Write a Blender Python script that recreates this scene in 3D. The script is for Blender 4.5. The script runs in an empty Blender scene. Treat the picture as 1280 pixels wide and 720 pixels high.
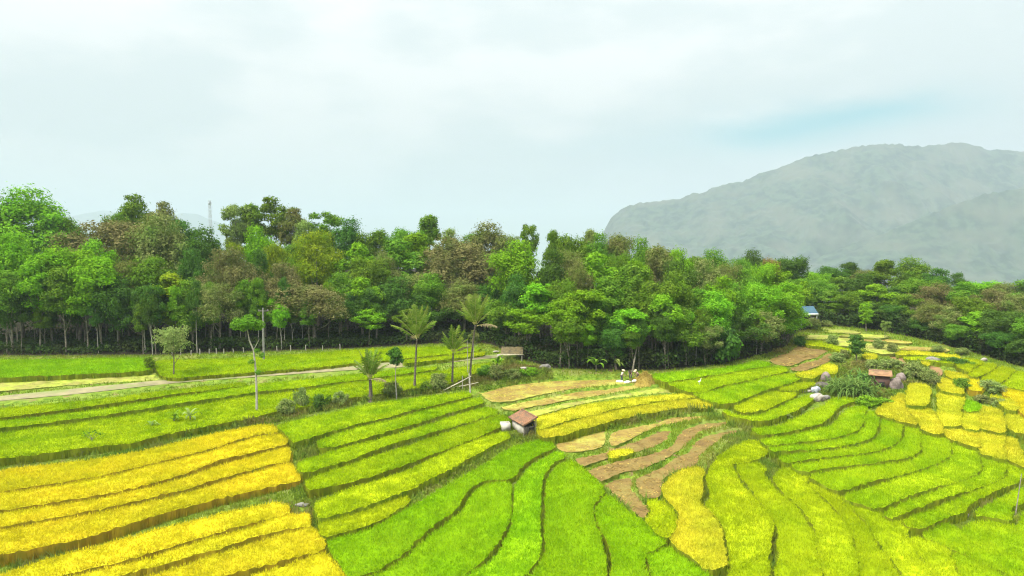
import bpy, math, random
import numpy as np
from mathutils import Vector, Matrix, geometry

R = math.radians
rng = np.random.default_rng(11)
random.seed(5)
SC = bpy.context.scene
COL = SC.collection

# ------------------------------------------------------------------ camera
CAMZ = 22.0
FPX = 853.33
PITCH = math.atan(60.0 / FPX)
cam_d = bpy.data.cameras.new('camera')
cam_d.sensor_width = 36.0
cam_d.lens = 24.0
cam_d.clip_start = 0.5
cam_d.clip_end = 20000
cam = bpy.data.objects.new('camera', cam_d)
COL.objects.link(cam)
cam.location = (0, 0, CAMZ)
cam.rotation_euler = (R(90) - PITCH, 0, 0)
SC.camera = cam

# ------------------------------------------------------------------ world, sun, exposure
SUN_EL, SUN_AZ = 56.0, -125.0     # azimuth measured from +Y towards +X: the sun stands to the left, behind the camera
world = bpy.data.worlds.new('World')
SC.world = world
world.use_nodes = True
wn = world.node_tree.nodes
wl = world.node_tree.links
wn.clear()
w_out = wn.new('ShaderNodeOutputWorld')
w_bg = wn.new('ShaderNodeBackground')
w_sky = wn.new('ShaderNodeTexSky')
w_sky.sky_type = 'NISHITA'
w_sky.sun_disc = False
w_sky.sun_elevation = R(SUN_EL)
w_sky.sun_rotation = R(SUN_AZ)
w_sky.air_density = 1.2
w_sky.dust_density = 2.5
SKY_STRENGTH = 0.10


def wnode(t, **kw):
    n = wn.new(t)
    for k, v in kw.items():
        setattr(n, k, v)
    return n


def wmath(op, a, b=None, c=None, clamp=False):
    n = wnode('ShaderNodeMath', operation=op, use_clamp=clamp)
    for i, v in enumerate((a, b, c)):
        if v is None:
            continue
        if isinstance(v, (int, float)):
            n.inputs[i].default_value = v
        else:
            wl.new(v, n.inputs[i])
    return n.outputs[0]


def wmix(f, a, b):
    n = wnode('ShaderNodeMix', data_type='RGBA')
    for s, v in ((n.inputs[0], f), (n.inputs[6], a), (n.inputs[7], b)):
        if isinstance(v, (int, float)):
            s.default_value = v
        elif isinstance(v, tuple):
            s.default_value = (*v, 1)
        else:
            wl.new(v, s)
    return n.outputs[2]


w_tc = wnode('ShaderNodeTexCoord')
w_sep = wnode('ShaderNodeSeparateXYZ')
wl.new(w_tc.outputs['Generated'], w_sep.inputs[0])
wx, wy, wz = w_sep.outputs
elev = wmath('MAXIMUM', wz, 0.0)
# overcast veil: the zenith of an overcast sky is about three times as bright as its horizon
grad = wmath('ADD', wmath('ADD', 1.68, wmath('MULTIPLY', elev, 2.3)), wmath('MULTIPLY', wmath('SUBTRACT', elev, 0.36, clamp=True), 11.0))
w_map = wnode('ShaderNodeMapping')
wl.new(w_tc.outputs['Generated'], w_map.inputs[0])
w_map.inputs['Scale'].default_value = (1.0, 1.0, 2.6)
w_n1 = wnode('ShaderNodeTexNoise')
wl.new(w_map.outputs[0], w_n1.inputs['Vector'])
w_n1.inputs['Scale'].default_value = 2.7
w_n1.inputs['Detail'].default_value = 7
w_n1.inputs['Roughness'].default_value = 0.52
w_r1 = wnode('ShaderNodeMapRange', interpolation_type='SMOOTHSTEP')
wl.new(w_n1.outputs[0], w_r1.inputs[0])
w_r1.inputs[1].default_value = 0.42
w_r1.inputs[2].default_value = 0.58
veil = wmix(w_r1.outputs[0], (0.89, 0.96, 0.955), (1.14, 1.135, 1.11))
# whitish towards the upper part, a faint cyan cast low down
veil = wmix(wmath('MULTIPLY', elev, 2.6, clamp=True), wmix(0.5, veil, (0.86, 1.0, 1.0)), veil)
w_sc = wnode('ShaderNodeVectorMath', operation='SCALE')
wl.new(veil, w_sc.inputs[0])
wl.new(grad, w_sc.inputs['Scale'])
# the gap of blue over the mountain
hx = wmath('DIVIDE', wmath('SUBTRACT', wmath('ADD', wx, wmath('MULTIPLY', wmath('SUBTRACT', w_n1.outputs[0], 0.5), 0.35)), 0.375), 0.115)
hz = wmath('DIVIDE', wmath('SUBTRACT', wmath('ADD', wz, wmath('MULTIPLY', wmath('SUBTRACT', w_n1.outputs[0], 0.5), 0.12)), 0.146), 0.022)
hd = wmath('ADD', wmath('MULTIPLY', hx, hx), wmath('MULTIPLY', hz, hz))
gap = wmath('EXPONENT', wmath('MULTIPLY', hd, -1.0))
gap = wmath('MULTIPLY', gap, wmath('GREATER_THAN', wy, 0.0))
hx2 = wmath('DIVIDE', wmath('SUBTRACT', wmath('ADD', wx, wmath('MULTIPLY', wmath('SUBTRACT', w_n1.outputs[0], 0.5), 0.5)), 0.22), 0.20)
hz2 = wmath('DIVIDE', wmath('SUBTRACT', wmath('ADD', wz, wmath('MULTIPLY', wmath('SUBTRACT', w_n1.outputs[0], 0.5), 0.2)), 0.118), 0.03)
gap2 = wmath('EXPONENT', wmath('MULTIPLY', wmath('ADD', wmath('MULTIPLY', hx2, hx2), wmath('MULTIPLY', hz2, hz2)), -1.0))
gap2 = wmath('MULTIPLY', gap2, wmath('GREATER_THAN', wy, 0.0))
thin = wmath('ADD', 0.05, wmath('ADD', wmath('MULTIPLY', gap, 0.9), wmath('MULTIPLY', gap2, 0.22)), clamp=True)
# the clear sky showing through thin cloud is itself half veiled
blue = wnode('ShaderNodeVectorMath', operation='ADD')
w_sc2 = wnode('ShaderNodeVectorMath', operation='SCALE')
wl.new(w_sky.outputs[0], w_sc2.inputs[0])
w_sc2.inputs['Scale'].default_value = 0.12
wl.new(w_sc2.outputs[0], blue.inputs[0])
blue.inputs[1].default_value = (0.42, 1.12, 1.2)
final = wmix(thin, w_sc.outputs[0], blue.outputs[0])
wl.new(final, w_bg.inputs[0])
w_bg.inputs[1].default_value = SKY_STRENGTH
wl.new(w_bg.outputs[0], w_out.inputs['Surface'])

sun_d = bpy.data.lights.new('sun', 'SUN')
sun_d.energy = 1.5
sun_d.angle = R(10)
sun_d.color = (1.0, 0.95, 0.86)
sun = bpy.data.objects.new('sun', sun_d)
COL.objects.link(sun)
az, el = R(SUN_AZ), R(SUN_EL)
to_sun = Vector((math.sin(az) * math.cos(el), math.cos(az) * math.cos(el), math.sin(el)))
sun.rotation_euler = to_sun.to_track_quat('Z', 'Y').to_euler()
sun.location = (0, 0, 120)

vs = SC.view_settings
vs.view_transform = 'Standard'
vs.look = 'None'
vs.exposure = 2.1
vs.gamma = 1.0
vs.use_curve_mapping = False
SC.cycles.use_denoising = True
SC.cycles.denoiser = 'OPENIMAGEDENOISE'
SC.cycles.denoising_input_passes = 'RGB_ALBEDO_NORMAL'
SC.cycles.denoising_prefilter = 'NONE'
SC.cycles.max_bounces = 5
SC.cycles.diffuse_bounces = 3
SC.cycles.glossy_bounces = 1
SC.cycles.transmission_bounces = 3
SC.cycles.volume_bounces = 1
SC.cycles.filter_width = 1.2
SC.cycles.use_adaptive_sampling = False
SC.cycles.caustics_reflective = False
SC.cycles.caustics_refractive = False

# ------------------------------------------------------------------ pixel rays and terrain
CP, SP = math.cos(PITCH), math.sin(PITCH)


def ray(u, v):
    dx = (u - 640.0) / FPX
    dy = -(v - 360.0) / FPX
    return np.array([dx, CP + dy * SP, -SP + dy * CP])


def sstep(a, b, x):
    t = np.clip((x - a) / (b - a), 0, 1)
    return t * t * (3 - 2 * t)


SLOPE = 0.08


def T(x, y):
    """Bare terrain height."""
    x = np.asarray(x, float)
    y = np.asarray(y, float)
    yy = np.where(y < 110, y, 110 + 25 * (1 - np.exp(-(np.maximum(y, 110) - 110) / 25)))
    z = SLOPE * (yy - 45)
    left = 1 - sstep(-10, 40, x)
    z = z + left * 5.0 * sstep(112, 165, y)
    z = z - sstep(190, 700, y) * 105 - sstep(700, 2600, y) * 150
    z = z - (1 - left) * sstep(150, 260, y) * 12
    z = z + 1.2 * np.sin(x * 0.021 + 1.0) * np.sin(y * 0.016) * sstep(40, 20, np.abs(y - 85)) * 0
    return z


def unproj_T(u, v, h=0.0):
    """Point where a pixel's ray meets the terrain raised by h."""
    d = ray(u, v)
    lo, hi = 20.0, 400.0
    for _ in range(50):
        m = 0.5 * (lo + hi)
        t = m / d[1]
        if CAMZ + t * d[2] > float(T(t * d[0], m)) + h:
            lo = m
        else:
            hi = m
    t = lo / d[1]
    return np.array([t * d[0], lo, CAMZ + t * d[2]])


def at_depth(u, v, y):
    d = ray(u, v)
    t = y / d[1]
    return np.array([t * d[0], y, CAMZ + t * d[2]])


def _hash(ix, iy, s):
    n = (ix.astype(np.int64) * 374761393 + iy.astype(np.int64) * 668265263 + s * 974711) & 0x7fffffff
    n = ((n ^ (n >> 13)) * 1274126177) & 0x7fffffff
    return ((n ^ (n >> 16)) & 0xffff) / 65535.0


def vnoise(x, y, s=0):
    ix, iy = np.floor(x), np.floor(y)
    fx, fy = x - ix, y - iy
    fx = fx * fx * (3 - 2 * fx)
    fy = fy * fy * (3 - 2 * fy)
    a = _hash(ix, iy, s) * (1 - fx) + _hash(ix + 1, iy, s) * fx
    b = _hash(ix, iy + 1, s) * (1 - fx) + _hash(ix + 1, iy + 1, s) * fx
    return a * (1 - fy) + b * fy


def fbm(x, y, o=4, s=0):
    r, a, t = 0, 0.5, 0
    for i in range(o):
        r = r + a * vnoise(x * 2 ** i + 17.3 * i, y * 2 ** i - 9.1 * i, s + i)
        t += a
        a *= 0.5
    return r / t


# ------------------------------------------------------------------ mesh helpers
def mesh_tris(name, V, F, mats, midx=None, smooth=False):
    V = np.ascontiguousarray(V, np.float32)
    F = np.ascontiguousarray(F, np.int32)
    me = bpy.data.meshes.new(name)
    me.vertices.add(len(V))
    me.vertices.foreach_set('co', V.ravel())
    me.loops.add(len(F) * 3)
    me.loops.foreach_set('vertex_index', F.ravel())
    me.polygons.add(len(F))
    me.polygons.foreach_set('loop_start', np.arange(0, len(F) * 3, 3, dtype=np.int32))
    for m in mats:
        me.materials.append(m)
    if midx is not None:
        me.polygons.foreach_set('material_index', np.ascontiguousarray(midx, np.int32))
    if smooth:
        me.polygons.foreach_set('use_smooth', np.ones(len(F), bool))
    me.update(calc_edges=True)
    me.validate()
    return me


def link(name, data, parent=None, loc=None):
    o = bpy.data.objects.new(name, data)
    COL.objects.link(o)
    if parent is not None:
        o.parent = parent
    if loc is not None:
        o.location = loc
    return o


def tag(o, label=None, cat=None, group=None, kind=None):
    if label:
        o['label'] = label
    if cat:
        o['category'] = cat
    if group:
        o['group'] = group
    if kind:
        o['kind'] = kind
    return o


class MB:
    """Collects triangles."""

    def __init__(s):
        s.V, s.F, s.M = [], [], []
        s.n = 0

    def add(s, V, F, m=0):
        V = np.asarray(V, float).reshape(-1, 3)
        F = np.asarray(F, int)
        if F.ndim == 2 and F.shape[1] == 4:
            F = np.concatenate([F[:, [0, 1, 2]], F[:, [0, 2, 3]]])
        s.V.append(V)
        s.F.append(F + s.n)
        s.M.append(np.full(len(F), m, int))
        s.n += len(V)

    def box(s, c, size, rz=0, m=0, taper=1.0, rx=0):
        sx, sy, sz = [q / 2 for q in size]
        v = np.array([[-sx, -sy, -sz], [sx, -sy, -sz], [sx, sy, -sz], [-sx, sy, -sz],
                      [-sx * taper, -sy * taper, sz], [sx * taper, -sy * taper, sz], [sx * taper, sy * taper, sz], [-sx * taper, sy * taper, sz]])
        if rx:
            cx_, sx_ = math.cos(rx), math.sin(rx)
            v = v @ np.array([[1, 0, 0], [0, cx_, sx_], [0, -sx_, cx_]])
        c_, s_ = math.cos(rz), math.sin(rz)
        v = v @ np.array([[c_, s_, 0], [-s_, c_, 0], [0, 0, 1]])
        s.add(v + np.array(c), [[0, 3, 2, 1], [4, 5, 6, 7], [0, 1, 5, 4], [1, 2, 6, 5], [2, 3, 7, 6], [3, 0, 4, 7]], m)

    def tube(s, pts, rad, n=7, m=0, cap=True):
        pts = np.asarray(pts, float)
        rad = np.broadcast_to(np.asarray(rad, float), (len(pts),))
        tan = np.gradient(pts, axis=0)
        tan /= np.linalg.norm(tan, axis=1)[:, None] + 1e-9
        ref = np.array([0.0, 0, 1]) if abs(tan[0][2]) < 0.9 else np.array([1.0, 0, 0])
        rings = []
        for p, t, r in zip(pts, tan, rad):
            a = np.cross(t, ref)
            a /= np.linalg.norm(a) + 1e-9
            b = np.cross(t, a)
            ang = np.linspace(0, 2 * math.pi, n, endpoint=False)
            rings.append(p + r * (np.cos(ang)[:, None] * a + np.sin(ang)[:, None] * b))
        V = np.concatenate(rings)
        F = []
        for i in range(len(pts) - 1):
            for j in range(n):
                k = (j + 1) % n
                F.append([i * n + j, i * n + k, (i + 1) * n + k, (i + 1) * n + j])
        F = np.array(F)
        s.add(V, F, m)
        if cap:
            for base, p in ((0, pts[0]), ((len(pts) - 1) * n, pts[-1])):
                s.add(np.concatenate([V[base:base + n], [p]]), [[j, (j + 1) % n, n] for j in range(n)], m)

    def data(s, name, mats, smooth=False):
        return mesh_tris(name, np.concatenate(s.V), np.concatenate(s.F), mats, np.concatenate(s.M), smooth)

    def build(s, name, mats, parent=None, loc=None, smooth=False):
        if not isinstance(mats, (list, tuple)):
            mats = [mats]
        return link(name, s.data(name, mats, smooth), parent, loc)


def inside(px, py, poly):
    """Even-odd test of many points against one polygon."""
    c = np.zeros(len(px), bool)
    n = len(poly)
    j = n - 1
    for i in range(n):
        xi, yi = poly[i]
        xj, yj = poly[j]
        if yi != yj:
            t = ((yi > py) != (yj > py)) & (px < (xj - xi) * (py - yi) / (yj - yi) + xi)
            c ^= t
        j = i
    return c


# ------------------------------------------------------------------ materials
class NT:
    def __init__(s, name):
        s.m = bpy.data.materials.new(name)
        s.m.use_nodes = True
        s.n = s.m.node_tree.nodes
        s.l = s.m.node_tree.links
        s.n.clear()
        s.out = s.n.new('ShaderNodeOutputMaterial')

    def node(s, t, ins=None, **kw):
        n = s.n.new(t)
        for k, v in kw.items():
            setattr(n, k, v)
        for k, v in (ins or {}).items():
            s.put(n.inputs[k], v)
        return n

    def put(s, sock, v):
        if isinstance(v, bpy.types.NodeSocket):
            s.l.new(v, sock)
        elif isinstance(v, tuple) and len(v) == 3 and sock.type == 'RGBA':
            sock.default_value = (*v, 1)
        else:
            sock.default_value = v

    def mix(s, f, a, b, blend='MIX'):
        n = s.node('ShaderNodeMix', data_type='RGBA', blend_type=blend)
        s.put(n.inputs[0], f)
        s.put(n.inputs[6], a)
        s.put(n.inputs[7], b)
        return n.outputs[2]

    def math(s, op, a, b=0.0, clamp=False):
        n = s.node('ShaderNodeMath', operation=op, use_clamp=clamp)
        s.put(n.inputs[0], a)
        s.put(n.inputs[1], b)
        return n.outputs[0]

    def noise(s, scale, detail=3, rough=0.55, vec=None, coord='Object'):
        if vec is None:
            vec = s.node('ShaderNodeTexCoord').outputs[coord]
        return s.node('ShaderNodeTexNoise', {'Vector': vec, 'Scale': scale, 'Detail': detail, 'Roughness': rough}).outputs[0]

    def ramp(s, f, lo, hi):
        n = s.node('ShaderNodeMapRange', {0: f, 1: lo, 2: hi})
        return n.outputs[0]


def mat_leaf(name, ca, cb, cc=None, trans=0.3, nscale=0.9, objvar=0.25, hue=0.02, patch=0.0):
    """Foliage: every leaf takes its own tint; big patches shift between two tones; some light passes through."""
    t = NT(name)
    isl = t.node('ShaderNodeNewGeometry').outputs['Random Per Island']
    oi = t.node('ShaderNodeObjectInfo')
    col = t.mix(isl, ca, cb)
    if cc is not None:
        col = t.mix(t.ramp(t.noise(nscale, 2), 0.42, 0.68), col, cc)
    if patch:
        col = t.mix(t.ramp(t.noise(0.16, 5, 0.6), 0.40, 0.62), col, t.mix(1.0, col, (1 - patch, 1 - patch * 0.55, 1 - patch), 'MULTIPLY'))
    hsv = t.node('ShaderNodeHueSaturation', {'Color': col,
                 'Hue': t.math('ADD', 0.5 - hue / 2, t.math('MULTIPLY', oi.outputs['Random'], hue)),
                 'Value': t.math('ADD', 1 - objvar / 2, t.math('MULTIPLY', oi.outputs['Random'], objvar))})
    d = t.node('ShaderNodeBsdfDiffuse', {'Color': hsv.outputs[0], 'Roughness': 0.6})
    tr = t.node('ShaderNodeBsdfTranslucent', {'Color': hsv.outputs[0]})
    ms = t.node('ShaderNodeMixShader', {0: trans})
    t.l.new(d.outputs[0], ms.inputs[1])
    t.l.new(tr.outputs[0], ms.inputs[2])
    t.l.new(ms.outputs[0], t.out.inputs[0])
    return t.m


def mat_noise(name, ca, cb, scale=4.0, rough=0.85, cc=None, scale2=0.6, bump=0.0, lo=0.35, hi=0.65):
    t = NT(name)
    col = t.mix(t.ramp(t.noise(scale, 5), lo, hi), ca, cb)
    if cc is not None:
        col = t.mix(t.ramp(t.noise(scale2, 4), 0.45, 0.65), col, cc)
    p = t.node('ShaderNodeBsdfPrincipled', {'Base Color': col, 'Roughness': rough})
    p.inputs['Specular IOR Level'].default_value = 0.25
    if bump:
        b = t.node('ShaderNodeBump', {'Height': t.noise(scale * 2.5, 5), 'Strength': bump, 'Distance': 0.1})
        t.l.new(b.outputs[0], p.inputs['Normal'])
    t.l.new(p.outputs[0], t.out.inputs[0])
    return t.m


RICE = {
    'ripe':  mat_leaf('ripe_rice', (0.46, 0.375, 0.009), (0.74, 0.64, 0.025), (0.52, 0.455, 0.011), 0.25, 0.35, 0.08, 0.008, 0.16),
    'gold':  mat_leaf('golden_rice', (0.43, 0.395, 0.016), (0.63, 0.58, 0.034), (0.42, 0.415, 0.018), 0.25, 0.3, 0.12, 0.012, 0.16),
    'lime':  mat_leaf('lime_rice', (0.280, 0.353, 0.0045), (0.493, 0.549, 0.0112), (0.280, 0.364, 0.0045), 0.28, 0.25, 0.12, 0.012, 0.16),
    'mid':   mat_leaf('mid_green_rice', (0.224, 0.342, 0.0034), (0.426, 0.526, 0.0090), (0.213, 0.347, 0.0034), 0.28, 0.25, 0.12, 0.012, 0.16),
    'green': mat_leaf('bright_green_rice', (0.162, 0.325, 0.0034), (0.347, 0.515, 0.0090), (0.202, 0.381, 0.0034), 0.28, 0.25, 0.12, 0.012, 0.16),
}
M_STEM_G = mat_leaf('green_rice_stems', (0.10, 0.16, 0.008), (0.26, 0.32, 0.018), (0.18, 0.20, 0.016), 0.15, 0.8)
M_STEM_Y = mat_leaf('ripe_rice_stems', (0.26, 0.175, 0.014), (0.50, 0.38, 0.028), (0.26, 0.23, 0.018), 0.15, 0.8)
M_STUB = {
    'tan':   mat_leaf('tan_stubble', (0.28, 0.22, 0.035), (0.43, 0.345, 0.07), (0.23, 0.175, 0.03), 0.15, 0.5),
    'pale':  mat_leaf('pale_green_stubble', (0.24, 0.26, 0.04), (0.37, 0.37, 0.075), (0.20, 0.27, 0.03), 0.15, 0.4),
    'brown': mat_leaf('brown_stubble', (0.22, 0.14, 0.04), (0.42, 0.31, 0.09), (0.14, 0.10, 0.03), 0.15, 0.6),
}
M_SOIL = {
    'tan':   mat_noise('tan_soil', (0.15, 0.10, 0.023), (0.23, 0.165, 0.036), 1.6, 0.95, (0.28, 0.28, 0.045), 0.3, 0.4),
    'pale':  mat_noise('pale_soil', (0.17, 0.165, 0.035), (0.24, 0.225, 0.05), 1.8, 0.95, (0.28, 0.34, 0.035), 0.35, 0.4),
    'brown': mat_noise('brown_soil', (0.105, 0.066, 0.018), (0.175, 0.115, 0.030), 1.4, 0.95, (0.16, 0.125, 0.03), 0.4, 0.5),
    'bare':  mat_noise('bare_soil', (0.14, 0.075, 0.032), (0.20, 0.11, 0.045), 1.2, 0.95, (0.24, 0.145, 0.055), 0.5, 0.5),
}
M_GRASS = mat_leaf('bund_grass', (0.085, 0.155, 0.007), (0.22, 0.30, 0.018), (0.21, 0.225, 0.028), 0.25, 0.25)
M_WEED = mat_leaf('bank_weeds', (0.065, 0.13, 0.012), (0.20, 0.29, 0.034), (0.20, 0.18, 0.05), 0.25, 0.3)
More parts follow.
